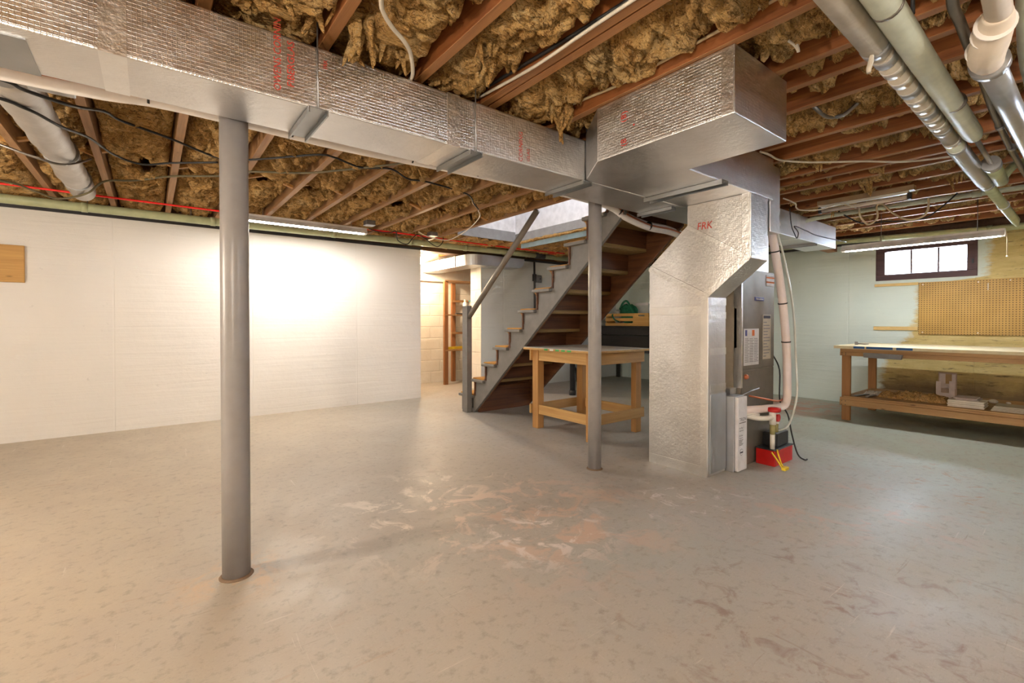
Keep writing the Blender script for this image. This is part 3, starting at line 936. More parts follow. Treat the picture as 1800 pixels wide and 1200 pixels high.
text('lettering', 'FRK', (3.09, 1.81, 1.752), right, (0, -0.12, 1), 0.075, 'print_red', ret, 0.9)
text('lettering', '(8)', (1.865, 1.47, 2.09), rup, (0, 1, 0), 0.05, 'print_red', ret)
text('lettering', '(8', (1.865, 1.47, 1.97), rup, (0, 1, 0), 0.05, 'print_red', ret)
text('lettering', '.', (1.865, 1.42, 2.05), rup, (0, 1, 0), 0.09, 'print_red', ret)

# silver insulated round branch duct, rear left
rd = thing('round_duct', 'silver wrapped round branch duct lying between the joists at far left', 'duct', (-0.43, 4.0, 2.0))
pp = [(-0.44, 2.62, 2.085), (-0.445, 3.2, 2.115), (-0.44, 3.7, 2.135), (-0.435, 4.1, 2.15), (-0.44, 4.5, 2.16), (-0.435, 4.9, 2.175), (-0.44, 5.30, 2.195)]
P = catmull([Vector(p) for p in pp], 6)
MB().tube(P, [0.082 * (1 + 0.05 * math.sin(i * 1.9) + 0.03 * math.sin(i * 5.3)) for i in range(len(P))], 28).build('sleeve', 'silver_sleeve', rd)
MB().box(-0.62, -0.24, 2.46, 2.66, 2.03, 2.18).build('take_off_box', 'galvanised_sheet', rd, 0.004)
for y, z in ((3.95, 2.145), (4.75, 2.168)):
    MB().tube([(-0.43, y - 0.006, z), (-0.43, y + 0.006, z)], 0.087, 28).build('strap', 'galvanised_dark', rd)

# ------------------------------------------------------------------ air handler
ah = thing('air_handler', 'brown steel air handler cabinet with paper labels and small blue badge', 'air handler', (3.78, 1.95, 0))
FY = 1.69
MB().box(3.50, 4.055, FY, 2.24, 0.0, 1.50).build('cabinet', 'furnace_paint', ah, 0.004)
MB().box(3.496, 3.50, FY + 0.03, 2.2, 0.56, 1.48).build('side_panel', 'furnace_side', ah)
MB().box(3.505, 4.05, FY - 0.006, FY, 0.735, 1.492).build('upper_door', 'furnace_paint', ah, 0.003)
MB().box(3.505, 4.05, FY - 0.004, FY, 0.01, 0.728).build('lower_door', 'furnace_paint', ah, 0.003)
MB().box(3.53, 4.03, FY + 0.03, 1.925, 1.50, RZ0 - 0.002).build('plenum', 'foil_facing_smooth', ah, 0.004)
for z0_, z1_, dx in ((0.60, 0.9, 0.0), (0.9, 1.2, 0.004), (1.2, 1.45, -0.003)):
    MB().box(3.492 + dx, 3.512, FY - 0.008, FY + 0.05, z0_, z1_).build('foil_strip', 'foil_tape', ah)
MB().box(3.40, 3.50, 1.72, 2.2, 0.556, 0.60).build('foil_strip', 'foil_tape', ah)
FP = FY - 0.0065
bd = MB().box(3.70, 3.855, FP - 0.006, FP, 1.262, 1.292).build('badge', 'badge_blue', ah, 0.003)
pr = MB()
for i in range(9):
    pr.box(3.722 + i * 0.0135, 3.731 + i * 0.0135, FP - 0.0068, FP - 0.006, 1.272, 1.279 + 0.004 * (i in (0, 5)))
pr.build('worn_lettering', 'label_paper', bd)
lb = MB().box(3.53, 3.775, FP - 0.002, FP, 0.765, 1.045).build('label_sheet', 'label_paper', ah)
MB().box(3.66, 3.70, FP - 0.003, FP - 0.002, 0.99, 1.035).build('warning_mark', 'print_orange', lb)
MB().box(3.55, 3.58, FP - 0.003, FP - 0.002, 0.99, 1.035).build('warning_mark', 'badge_blue', lb)
pr = MB()
for i in range(15):
    for j in range(3):
        L_ = 0.06 + 0.008 * math.sin(i * 3 + j * 7)
        pr.box(3.545 + j * 0.075, 3.545 + j * 0.075 + L_, FP - 0.003, FP - 0.002, 0.79 + i * 0.0125, 0.795 + i * 0.0125)
pr.build('print_lines', 'print_grey', lb)
lb = MB().box(3.845, 3.985, FP - 0.002, FP, 0.80, 1.155).build('label_sheet', 'label_tan', ah)
MB().box(3.855, 3.975, FP - 0.003, FP - 0.002, 1.125, 1.148).build('print_header', 'print_dark', lb)
pr = MB()
for i in range(12):
    pr.box(3.855, 3.90 + 0.07 * abs(math.sin(i * 2.3)), FP - 0.003, FP - 0.002, 0.82 + i * 0.0245, 0.828 + i * 0.0245)
pr.build('print_lines', 'print_grey', lb)
lb = MB().box(3.90, 4.045, FP - 0.002, FP, 1.385, 1.475).build('label_sheet', 'label_paper', ah)
MB().box(3.90, 4.045, FP - 0.003, FP - 0.002, 1.448, 1.460).box(3.90, 4.045, FP - 0.003, FP - 0.002, 1.41, 1.424).build('print_bar', 'print_orange', lb)
MB().lathe((3.565, FP - 0.02, 0.68), [(0.012, -0.0), (0.02, 0.012), (0.022, 0.03)], 14, 1).build('drain_stub', 'copper', ah)
MB().tube([(3.515, FP - 0.004, 0.548), (3.65, FP - 0.004, 0.567), (3.78, FP - 0.004, 0.575)], 0.004, 6).build('metal_lip', 'galvanised_sheet', ah)

fb = thing('filter_cabinet', 'white-fronted air filter cabinet between the foil drop and the air handler', 'air filter', (3.41, 1.92, 0))
MB().box(3.34, 3.49, 1.66, 2.20, 0.0, 0.553).build('case', 'galvanised_sheet', fb, 0.003)
dr = MB().box(3.355, 3.49, 1.636, 1.66, 0.008, 0.548).build('door', 'filter_white', fb, 0.003)
xr, zu, fy_ = (1, 0, 0), (0, 0, 1), 1.636
text('lettering', 'TRION', (3.372, fy_, 0.372), xr, zu, 0.035, 'print_dark', dr, 0.95)
MB().box(3.372, 3.47, fy_ - 0.0015, fy_, 0.356, 0.362).build('print_rule', 'print_grey', dr)
text('lettering', 'Air Bear', (3.370, fy_, 0.317), xr, zu, 0.017, 'print_dark', dr)
text('lettering', 'Supreme', (3.370, fy_, 0.298), xr, zu, 0.017, 'print_dark', dr)
text('lettering', 'Air Bear', (3.370, fy_, 0.262), xr, zu, 0.016, 'print_dark', dr)
text('lettering', 'Supreme', (3.370, fy_, 0.244), xr, zu, 0.016, 'print_dark', dr)
pr = MB()
for i in range(5):
    pr.box(3.370, 3.42 + 0.01 * math.sin(i * 2), fy_ - 0.0015, fy_, 0.195 + i * 0.009, 0.199 + i * 0.009)
pr.build('print_lines', 'print_grey', dr)
MB().lathe((3.405, fy_ - 0.0008, 0.145), [(0.024, 0.0), (0.024, 0.0006)], 20, 1).build('print_seal', 'print_grey', dr)
MB().lathe((3.405, fy_ - 0.0016, 0.145), [(0.021, 0.0), (0.021, 0.0006)], 20, 1).build('print_seal', 'filter_white', dr)
MB().box(3.385, 3.425, fy_ - 0.0026, fy_ - 0.0016, 0.138, 0.148).build('print_seal', 'print_dark', dr)

# condensate pump with its trap
cp = thing('condensate_pump', 'small red and black condensate pump on the floor by the air handler', 'pump', (3.87, 1.60, 0))
MB().box(3.71, 4.03, 1.53, 1.672, 0.0, 0.12).build('reservoir', 'pump_red', cp, 0.006)
MB().box(3.705, 4.035, 1.525, 1.676, 0.12, 0.128).build('lid', 'black_plastic', cp, 0.002)
MB().box(3.80, 4.02, 1.555, 1.665, 0.128, 0.235).build('motor_housing', 'black_plastic', cp, 0.012)
MB().tube([(3.74, 1.562, 0.128), (3.74, 1.562, 0.24)], 0.017, 14).build('inlet_pipe', 'white_pvc', cp)
MB().tube([(3.74, 1.562, 0.24), (3.74, 1.562, 0.315)], 0.019, 14).build('trap_tube', 'brass_murk', cp)
MB().tube([(3.80, 1.562, 0.25), (3.80, 1.562, 0.315)], 0.017, 14).build('trap_tube', 'brass_murk', cp)
MB().tube([(3.74, 1.562, 0.315), (3.74, 1.562, 0.415)], 0.024, 14).build('tee_fitting', 'white_pvc', cp)
MB().tube([(3.80, 1.562, 0.315), (3.80, 1.562, 0.395)], 0.021, 14).build('tee_fitting', 'white_pvc', cp)
MB().tube([(3.56, 1.684, 0.385), (3.60, 1.62, 0.372), (3.66, 1.575, 0.37), (3.74, 1.562, 0.37)], 0.019, 12, sub=4).build('drain_pipe', 'white_pvc', cp)
MB().tube([(3.53, 1.684, 0.40), (3.60, 1.645, 0.40), (3.68, 1.645, 0.385)], 0.017, 12, sub=3).build('drain_pipe', 'white_pvc', cp)
MB().lathe((3.755, 1.558, 0.412), [(0.045, 0.0), (0.05, 0.012), (0.045, 0.03), (0.02, 0.034)], 12).build('red_cap', 'pump_red', cp)
MB().lathe((3.80, 1.54, 0.36), [(0.03, 0.0), (0.034, 0.012), (0.02, 0.02)], 12, 1).build('red_cap', 'pump_red', cp)
MB().tube([(3.70, 1.55, 0.11), (3.685, 1.50, 0.06), (3.69, 1.47, 0.012), (3.73, 1.47, 0.006), (3.755, 1.50, 0.02), (3.74, 1.518, 0.09), (3.735, 1.525, 0.13)], 0.0055, 8, sub=5).build('yellow_plug_wire', 'yellow_wire', cp)
MB().box(3.668, 3.735, 1.44, 1.47, 0.0, 0.022).build('plug', 'yellow_wire', cp, 0.005)
MB().tube([(3.90, 1.60, 0.235), (3.93, 1.53, 0.28), (3.98, 1.50, 0.42), (4.03, 1.50, 0.56), (4.06, 1.52, 0.75), (4.05, 1.54, 1.2), (3.92, 1.56, 1.6), (3.80, 1.57, 1.83)], 0.0085, 8, sub=6).build('clear_hose', 'pcv_clear', cp)
MB().tube([(4.06, 1.70, 0.83), (4.10, 1.66, 0.70), (4.085, 1.65, 0.45), (4.06, 1.58, 0.35), (4.05, 1.545, 0.2), (4.045, 1.50, 0.05), (4.07, 1.46, 0.008), (4.11, 1.455, 0.006)], 0.006, 8, sub=5).build('power_cord', 'black_rubber', cp)

# refrigerant line: white foam sleeve with copper tube, along the main duct and down to the cabinet
rl = thing('refrigerant_line', 'white foam-sleeved refrigerant line with copper tube running behind the main duct to the air handler', 'pipe', (1.0, 2.45, 1.9))
path = [(-2.5, 2.425, 1.98), (-0.415, 2.425, 1.985), (0.072, 2.425, 2.012), (0.776, 2.425, 2.003), (1.37, 2.425, 2.018), (2.1, 2.43, 2.03), (2.7, 2.47, 2.04), (2.99, 2.5, 2.03),
        (3.17, 2.5, 1.975), (3.48, 2.5, 1.93), (3.78, 2.5, 1.93), (4.09, 2.48, 1.90), (4.22, 2.25, 1.85), (4.16, 1.9, 1.86), (3.95, 1.63, 1.88), (3.77, 1.585, 1.80), (3.815, 1.575, 1.60), (3.90, 1.565, 1.30),
        (3.97, 1.56, 0.94), (3.995, 1.56, 0.62), (3.985, 1.56, 0.48), (3.93, 1.57, 0.43), (3.75, 1.61, 0.428), (3.62, 1.645, 0.43), (3.525, 1.684, 0.43)]
Pm = catmull([Vector(p) for p in path], 6)
MB().tube(Pm[:90], 0.026, 14).build('foam_sleeve', 'white_insulation', rl)
MB().tube(Pm[89:], 0.030, 16).build('foam_sleeve', 'pink_insulation', rl)
MB().tube([p + Vector((0, -0.022, 0.020)) for p in Pm[:78]], 0.008, 8).build('copper_tube', 'copper', rl)
MB().tube([p + Vector((0, 0.03, 0.05)) for p in Pm[:72]], 0.016, 10).build('foam_sleeve', 'white_insulation', rl)
MB().tube([(3.62, 1.684, 0.53), (3.75, 1.62, 0.50), (3.9, 1.585, 0.475), (4.0, 1.585, 0.50), (4.045, 1.58, 0.62), (4.03, 1.585, 0.85)], 0.007, 8, sub=5).build('copper_tube', 'copper', rl)
for i in (11, 16, 22, 26, 29, 45, 54, 95, 103, 108):
    p, q = Pm[i], Pm[i + 1]; dd = (q - p).normalized() * 0.003
    big = i > 89
    c0 = p + (Vector((0, 0, 0)) if big else Vector((0, 0.0, 0.016)))
    MB().tube([c0 - dd * 1.5, c0 + dd * 1.5], 0.034 if big else 0.040, 16).build('zip_tie', 'black_rubber', rl)

# ------------------------------------------------------------------ stairs
RISE, RUN, XL, XR = 0.2035, 0.2295, 3.10, 3.98


def ny(n):
    return 4.745 - RUN * (n - 2) if n > 1 else 5.02


st = thing('staircase', 'grey painted open-backed wooden stairs with orange carpet on the treads', 'stairs', (3.5, 3.9, 0))
sl = RISE / RUN


def low(y):
    return 0.0 + sl * (4.72 - y)


top_y = 2.46
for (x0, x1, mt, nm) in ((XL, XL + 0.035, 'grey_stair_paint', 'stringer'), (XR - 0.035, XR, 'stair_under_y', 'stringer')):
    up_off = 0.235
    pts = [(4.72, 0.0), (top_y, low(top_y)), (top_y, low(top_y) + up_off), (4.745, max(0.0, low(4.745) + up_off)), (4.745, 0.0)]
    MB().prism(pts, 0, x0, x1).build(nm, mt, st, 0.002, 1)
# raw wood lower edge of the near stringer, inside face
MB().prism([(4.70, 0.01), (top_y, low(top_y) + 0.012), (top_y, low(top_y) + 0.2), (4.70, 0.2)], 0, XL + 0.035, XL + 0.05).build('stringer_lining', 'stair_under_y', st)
for n in range(1, 12):
    z = RISE * n; y = ny(n); yb = ny(n + 1) - 0.03
    MB().box(XL + 0.001, XR, yb - 0.02, y, z - 0.032, z).build('tread', 'stair_tread_raw', st, 0.004, 1)
    MB().box(XL - 0.045, XL, yb - 0.0, y, z - 0.032, z).build('tread_end', 'grey_stair_paint', st, 0.008, 3)
    MB().box(XL + 0.036, XR - 0.036, yb - 0.01, y - 0.03, z - 0.037, z - 0.0325).build('tread_underside', 'stair_tread_raw', st)
    z0_ = max(0, z - RISE)
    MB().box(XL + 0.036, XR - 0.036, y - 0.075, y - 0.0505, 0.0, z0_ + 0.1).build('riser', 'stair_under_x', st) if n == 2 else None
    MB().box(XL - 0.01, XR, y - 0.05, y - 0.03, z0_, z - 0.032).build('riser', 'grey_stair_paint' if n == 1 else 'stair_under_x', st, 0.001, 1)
    # cheek between tread, riser and stringer
    if n > 1:
        yy0, yy1 = y - 0.03, yb - 0.02
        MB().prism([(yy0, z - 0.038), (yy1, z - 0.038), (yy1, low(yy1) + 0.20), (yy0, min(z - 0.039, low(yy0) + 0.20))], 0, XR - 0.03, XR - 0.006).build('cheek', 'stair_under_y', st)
        MB().prism([(yy0, z - 0.032), (yy1, z - 0.032), (yy1, low(yy1) + 0.20), (yy0, min(z - 0.033, low(yy0) + 0.20))], 0, XL + 0.006, XL + 0.03).build('cheek', 'grey_stair_paint', st)
    # carpet: over the tread, round the nose and down the riser
    cp_ = [(yb, z + 0.001), (yb, z + 0.014), (y - 0.005, z + 0.014), (y + 0.012, z + 0.002), (y + 0.010, z - 0.03), (y - 0.012, z - 0.045), (y - 0.026, z - 0.09), (y - 0.028, z0_ + 0.016), (y - 0.0295, z0_ + 0.016), (y - 0.0295, z - 0.034), (y + 0.0005, z - 0.034), (y + 0.0005, z + 0.001)]
    MB().prism(cp_, 0, XL + 0.0, XR - 0.03).build('carpet_piece', 'orange_carpet', st)
nw = MB().box(3.005, 3.075, 4.735, 4.845, 0, 1.29).build('newel_post', 'grey_stair_paint', st, 0.004)
hr = MB().tube([(3.045, 4.765, 1.145), (3.045, 3.50, 2.205)], 0.031, 16).build('handrail', 'handrail_paint', st)

# stair opening: walls going up to the floor above, painted trim, blue board
w = MB().box(SW1 - 0.004, SW1, SY0, SY1 - 0.006, 2.31, 3.6).box(SW0, SW1, SY1 - 0.006, SY1 - 0.001, 2.31, 3.6).box(SW0 - 0.05, SW0 - 0.001, SY0 - 0.05, SY1 + 0.05, ZT + 0.041, 3.6).box(SW0 - 0.05, SW1 + 0.05, SY0 - 0.06, SY0 - 0.046, ZT + 0.041, 3.6)
w.box(SW1 + 0.001, SW1 + 0.05, SY0 - 0.05, SY1 + 0.05, ZT + 0.041, 3.6).box(SW0 - 0.05, SW1 + 0.05, SY1, SY1 + 0.05, ZT + 0.041, 3.6)
w.box(SW0 - 0.05, SW1 + 0.06, SY0 - 0.06, SY1 + 0.06, 3.6, 3.65)
struct(w.build('wall_stairwell', 'white_plaster', origin=(0, 0, 0)))
struct(MB().box(SW1 - 0.010, SW1 + 0.002, SY0, SY1, 2.205, 2.31).box(SW0 + 0.001, SW1 - 0.011, SY1 - 0.012, SY1 - 0.001, 2.205, 2.34).build('trim_5', 'grey_trim_paint', origin=(0, 0, 0)))
struct(MB().box(SW1 - 0.004, SW1 + 0.014, 2.6, 4.95, 2.10, 2.165).build('trim_6', 'blue_board', origin=(0, 0, 0)))
rs_ = random.Random(4)
P = [Vector((4.003 + rs_.uniform(-0.004, 0.004), 2.9 + 0.04 * i, 2.184 + rs_.uniform(-0.008, 0.008))) for i in range(52)]
MB().tube(P, [0.010 + rs_.uniform(0, 0.012) for _ in P], 8).build('insulation_tuft', 'fiberglass_wool', ceiling)
ld = bpy.data.lights.new('upstairs_light', 'POINT'); ld.energy = 14; ld.color = (0.95, 0.97, 1.0); ld.shadow_soft_size = 0.15
lo = bpy.data.objects.new('upstairs_light', ld); COL.objects.link(lo); lo.location = (3.55, 3.6, 3.4)

# ------------------------------------------------------------------ small wooden table
tb = thing('wooden_table', 'small knotty pine table with a pale top beside the stairs', 'table', (3.5, 3.25, 0))
x0, x1, y0, y1 = 3.13, 3.87, 2.86, 3.67
for (x, y) in ((x0, y0), (x1 - 0.085, y0), (x0, y1 - 0.085), (x1 - 0.085, y1 - 0.085)):
    MB().box(x, x + 0.085, y, y + 0.06 if y < 3.2 else y + 0.085, 0, 0.812).build('leg', 'pine_z', tb, 0.003, 1)
tt = MB().box(x0 - 0.06, x1 + 0.04, y0 - 0.08, y1 + 0.08, 0.812, 0.832).build('table_top', 'pine_y', tb, 0.002, 1)
MB().box(x0 - 0.055, x1 + 0.035, y0 - 0.075, y1 + 0.075, 0.832, 0.836).build('top_sheet', 'white_laminate', tt)
for (a_, b_, c_, d_, mt) in ((x0 + 0.012, x0 + 0.034, y0 + 0.061, y1 - 0.0255, 'pine_y'), (x1 - 0.034, x1 - 0.012, y0 + 0.061, y1 - 0.0255, 'pine_y')):
    MB().box(a_, b_, c_, d_, 0.70, 0.812).build('apron', mt, tb, 0.002, 1)
    MB().box(a_, b_, c_, d_, 0.15, 0.245).build('stretcher', mt, tb, 0.002, 1)
for (c_, d_) in ((y0 - 0.022, y0), (y1, y1 + 0.022)):
    MB().box(x0 - 0.022, x1 + 0.022, c_, d_, 0.70, 0.812).build('apron', 'pine_x', tb, 0.002, 1)
    MB().box(x0 - 0.022, x1 + 0.022, c_, d_, 0.15, 0.245).build('stretcher', 'pine_x', tb, 0.002, 1)
for i, y in enumerate((3.05, 3.13, 3.21, 3.29, 3.37)):
    MB().box(x0 - 0.0615, x0 - 0.06, y, y + 0.05, 0.815, 0.831).build('tape_mark', 'tape_green' if i != 3 else 'white_laminate', tt)

# ------------------------------------------------------------------ behind the stairs: black bench, crate, bucket, pipe
bb = thing('black_bench', 'deep black painted bench in the far corner behind the stairs', 'bench', (7.0, 4.9, 0))
MB().box(6.58, 7.42, 3.8, 6.05, 0.985, 1.02).build('bench_top', 'black_board', bb, 0.003, 1)
MB().box(6.62, 6.65, 3.82, 6.03, 0.86, 0.985).build('front_board', 'black_board', bb, 0.003, 1)
MB().box(6.63, 6.66, 3.82, 6.03, 0.56, 0.855).build('front_board', 'black_board', bb, 0.003, 1)
MB().box(6.66, 7.4, 3.82, 6.03, 0.56, 0.58).build('lower_shelf', 'black_board', bb)
for (x, y) in ((6.66, 3.84), (6.66, 5.95), (7.32, 3.84), (7.32, 5.95)):
    MB().box(x, x + 0.06, y, y + 0.06, 0, 0.56).build('leg', 'black_board', bb)
cr = thing('wooden_crate', 'small orange slatted wooden crate standing on the black bench', 'crate', (6.85, 5.2, 1.02))
cx0, cx1, cy0, cy1, cz0, cz1 = 6.66, 7.0, 4.78, 5.72, 1.022, 1.245
for z0_, z1_ in ((cz0, cz0 + 0.05), (cz0 + 0.085, cz0 + 0.14), (cz0 + 0.172, cz1)):
    MB().box(cx0, cx0 + 0.012, 5.10, cy1, z0_, z1_).build('slat', 'crate_wood', cr)
    MB().box(cx1 - 0.012, cx1, cy0, cy1, z0_, z1_).build('slat', 'crate_wood', cr)
MB().box(cx0 + 0.012, cx1 - 0.012, cy0, cy1, cz0, cz0 + 0.01).build('floor_board', 'crate_wood', cr)
ep = MB().box(cx0, cx0 + 0.014, cy0, 5.10, cz0, cz0 + 0.17).box(cx0, cx0 + 0.014, cy0, 4.86, cz0 + 0.17, cz0 + 0.195).box(cx0, cx0 + 0.014, 4.99, 5.10, cz0 + 0.17, cz0 + 0.195).box(cx0, cx0 + 0.014, cy0, 5.10, cz0 + 0.195, cz1)
ep.build('end_panel', 'crate_wood', cr)
for y in (cy0, cy1 - 0.014):
    MB().box(cx0 + 0.014, cx1 - 0.012, y, y + 0.014, cz0 + 0.01, cz1).build('end_panel', 'crate_wood', cr)


def lump(name, c, r, mat, seed, parent=None, sq=(1, 1, 1), amp=0.25, fr=2.5, n=20):
    """soft irregular solid"""
    V = VN(seed); vs = []; fs = []
    for i in range(n + 1):
        th = math.pi * i / n
        for k_ in range(2 * n):
            ph = math.pi * k_ / n
            dx, dy, dz = math.sin(th) * math.cos(ph), math.sin(th) * math.sin(ph), math.cos(th)
            a = float(V.fbm(np.array(fr * dx + 5 + dz * 1.7), np.array(fr * dy + 9 - dz * 1.3), 4)) - 0.5
            q = r * (1 + 2 * amp * a)
            vs.append((c[0] + dx * q * sq[0], c[1] + dy * q * sq[1], c[2] + dz * q * sq[2]))
    for i in range(n):
        for k_ in range(2 * n):
            k2 = (k_ + 1) % (2 * n)
            fs.append((i * 2 * n + k_, (i + 1) * 2 * n + k_, (i + 1) * 2 * n + k2, i * 2 * n + k2))
    m_ = MB().add(vs, fs, True)
    return m_.build(name, mat, parent)


gb = thing('green_bag', 'shiny green cloth bag with handles slumped in the crate', 'bag', (6.82, 5.3, 1.03))
lump('bag_body', (6.82, 5.30, 1.25), 0.17, 'green_cloth', 5, gb, (0.55, 1.0, 1.0), 0.35)
MB().tube([(6.74, 5.45, 1.32), (6.72, 5.36, 1.44), (6.72, 5.27, 1.46), (6.70, 5.14, 1.30), (6.69, 5.09, 1.24)], 0.018, 8, sub=5).build('handle', 'green_cloth', gb)
MB().tube([(6.70, 5.52, 1.22), (6.648, 5.55, 1.22), (6.645, 5.50, 1.14), (6.646, 5.40, 1.10)], 0.012, 8, sub=5).build('handle', 'green_cloth', gb)
o = lump('white_sack', (6.88, 5.58, 1.19), 0.13, 'bag_white', 8, None, (0.6, 0.8, 0.95), 0.35)
tag(o, 'crumpled white plastic sack at the back of the crate', 'bag')
bx_ = thing('grey_carton', 'pale grey open carton leaning behind the green bag', 'box', (6.93, 5.05, 1.03))
MB().box(6.93, 6.985, 4.98, 5.24, 1.034, 1.42).build('carton_body', 'bag_white', bx_, 0.004)
MB().box(6.924, 6.93, 4.97, 5.25, 1.39, 1.435).build('carton_flap', 'white_plaster', bx_)
o = MB().lathe((7.12, 5.02, 1.22), [(0.02, -0.05), (0.19, -0.05), (0.195, 0.0), (0.19, 0.05), (0.02, 0.05)], 32, 0).build('round_tub', 'dark_cloth')
tag(o, 'dark round tub standing on edge on the black bench behind the crate', 'tub')
bk = thing('black_bucket', 'black bucket with a pale blue rag on the floor in the far corner', 'bucket', (6.25, 6.0 - 0.1, 0))
MB().lathe((6.20, 5.88, 0), [(0.10, 0.0), (0.125, 0.24), (0.13, 0.26), (0.118, 0.262), (0.118, 0.24)], 28).build('pail', 'black_plastic', bk)
lump('rag', (6.20, 5.88, 0.265), 0.10, 'blue_rag', 15, bk, (1, 1, 0.35), 0.3)
MB().tube([(6.20, 5.76, 0.24), (6.12, 5.70, 0.20), (6.10, 5.80, 0.12), (6.20, 5.99, 0.24)], 0.005, 6, sub=4).build('wire_handle', 'nail_metal', bk)
ip = thing('soil_pipe', 'black iron pipe rising from the floor behind the stairs', 'pipe', (4.98, 4.914, 0))
MB().lathe((4.98, 4.914, 0), [(0.04, 0), (0.04, 2.22)], 20).build('pipe', 'iron_black', ip)
MB().lathe((4.98, 4.914, 0), [(0.05, 0.0), (0.05, 0.06), (0.044, 0.075)], 20).build('collar', 'iron_black', ip)

# ------------------------------------------------------------------ recess: galvanised duct, bulb, shelves
gd = thing('galvanised_duct', 'bare galvanised duct with a rounded elbow coming out of the lit recess', 'duct', (4.0, 6.2, 1.95))
arc = [(3.95 - 0.2 * math.sin(t), 6.0 - 0.2 * math.cos(t)) for t in np.linspace(math.pi / 2, 0, 9)]
plan = [(3.75, 7.36)] + arc + [(4.44, 5.80), (4.44, 6.07), (4.06, 6.07), (4.06, 7.36)]
MB().prism(plan, 2, 1.95, 2.115).build('elbow_run', 'galvanised_sheet', gd, 0.003)
bt_ = [(4.445, 1.955), (4.66, 1.955)] + [(4.66 + 0.12 * math.sin(t), 2.075 - 0.12 * math.cos(t)) for t in np.linspace(0.2, math.pi / 2, 7)] + [(4.78, 2.11), (4.445, 2.11)]
MB().prism([(z_, x_) for x_, z_ in bt_], 1, 5.805, 6.065).build('end_boot', 'galvanised_sheet', gd, 0.003)
for y in (6.25, 6.75):
    MB().box(3.742, 3.75, y, y + 0.025, 1.945, 2.12).build('drive_cleat', 'galvanised_dark', gd)
bl = thing('bare_bulb', 'glowing bare bulb in a ceiling holder inside the recess', 'light bulb', (3.62, 6.95, 2.0))
BX, BY = 3.52, 6.95
MB().lathe((BX, BY, 2.10), [(0.016, 0.05), (0.016, 0.03), (0.03, 0.0), (0.032, -0.02), (0.022, -0.045), (0.004, -0.052)], 20).build('bulb', 'lit_bulb', bl)
MB().lathe((BX, BY, 2.15), [(0.025, 0.0), (0.03, 0.03), (0.055, 0.06), (0.055, 0.108)], 20).build('lamp_holder', 'white_pvc', bl)
ld = bpy.data.lights.new('bulb_glow', 'POINT'); ld.energy = 50; ld.color = (1.0, 0.76, 0.50); ld.shadow_soft_size = 0.05
lo = bpy.data.objects.new('bulb_glow', ld); COL.objects.link(lo); lo.location = (0, 0, 0.0); lo.parent = bl; lo.location = Vector((BX, BY, 2.0)) - Vector(bl.location)

sh = thing('shelf_unit', 'open wooden shelf rack against the wall of the lit recess', 'shelf', (4.5, 7.25, 0))
for x, y in ((4.02, 7.06), (4.36, 7.38), (4.64, 7.06), (4.98, 7.38), (5.2, 7.06)):
    MB().box(x, x + 0.075, y, y + 0.05, 0, 1.95 if x > 4.5 else 1.80).build('upright', 'shelf_wood', sh, 0.002, 1)
for z in (0.585, 1.205, 1.80):
    MB().prism([(4.02, 7.04), (5.3, 7.04), (5.3, 7.37), (4.34, 7.37)], 2, z, z + 0.022).build('shelf_board', 'shelf_wood_x', sh, 0.002, 1)
for z in (0.87, 1.455):
    MB().box(4.33, 5.25, 7.345, 7.378, z, z + 0.04).build('rail', 'shelf_wood_x', sh, 0.002, 1)


def bottle(x, y, z, h, r, lbl, cap):
    b_ = thing('spray_bottle', lbl, 'bottle', (x, y, z), 'bottles on the recess shelf')
    MB().lathe((x, y, z), [(r * 0.9, 0), (r, 0.01), (r, h * 0.72), (r * 0.6, h * 0.84), (r * 0.42, h * 0.88)], 18).build('body', 'bottle_white', b_)
    MB().lathe((x, y, z + h * 0.88), [(r * 0.5, 0), (r * 0.5, h * 0.12)], 14).build('cap', cap, b_)


bottle(4.47, 7.11, 1.227, 0.27, 0.045, 'white bottle with a white cap, left of the pair on the recess shelf', 'white_pvc')
bottle(4.58, 7.13, 1.227, 0.26, 0.042, 'white bottle with a grey-green cap, right of the pair on the recess shelf', 'cap_teal')
lv = thing('spirit_level', 'yellow spirit level lying on the lowest shelf of the recess', 'level', (4.4, 7.2, 0.61))
MB().bar((4.05, 7.08, 0.635), (4.95, 7.30, 0.635), 0.025, 0.045).build('bar', 'yellow_level', lv)
MB().bar((4.44, 7.175, 0.64), (4.50, 7.19, 0.64), 0.027, 0.02).build('vial', 'clear_film', lv)
o = MB().bar((4.25, 7.07, 1.238), (4.50, 7.07, 1.238), 0.05, 0.02).build('dark_bar', 'iron_black')
tag(o, 'dark flat bar lying at the front of the middle recess shelf', 'bar')

# ------------------------------------------------------------------ wall pieces on the left and far walls
o = MB().box(-1.75, -0.905, 6.058, 6.099, 1.455, 1.79).build('wall_board', 'board_wood', None, 0.004)
tag(o, 'thick orange pine board fixed to the white wall at far left', 'board')
eb = thing('electrical_box', 'grey electrical outlet box with black conduit on the pale blue wall', 'electrical box', (5.30, 6.08, 1.84))
MB().box(5.27, 5.385, 6.06, 6.118, 1.775, 1.905).build('box', 'steel_tray', eb, 0.006)
MB().lathe((5.345, 6.058, 1.84), [(0.012, 0), (0.012, 0.004)], 12, 1).build('knockout', 'iron_black', eb)
MB().tube([(5.235, 6.09, 2.14), (5.24, 6.09, 1.90), (5.245, 6.09, 1.50), (5.25, 6.09, 1.0)], 0.018, 10).build('conduit', 'iron_black', eb)
MB().box(5.215, 5.27, 6.07, 6.118, 1.80, 1.92).build('connector', 'iron_black', eb)

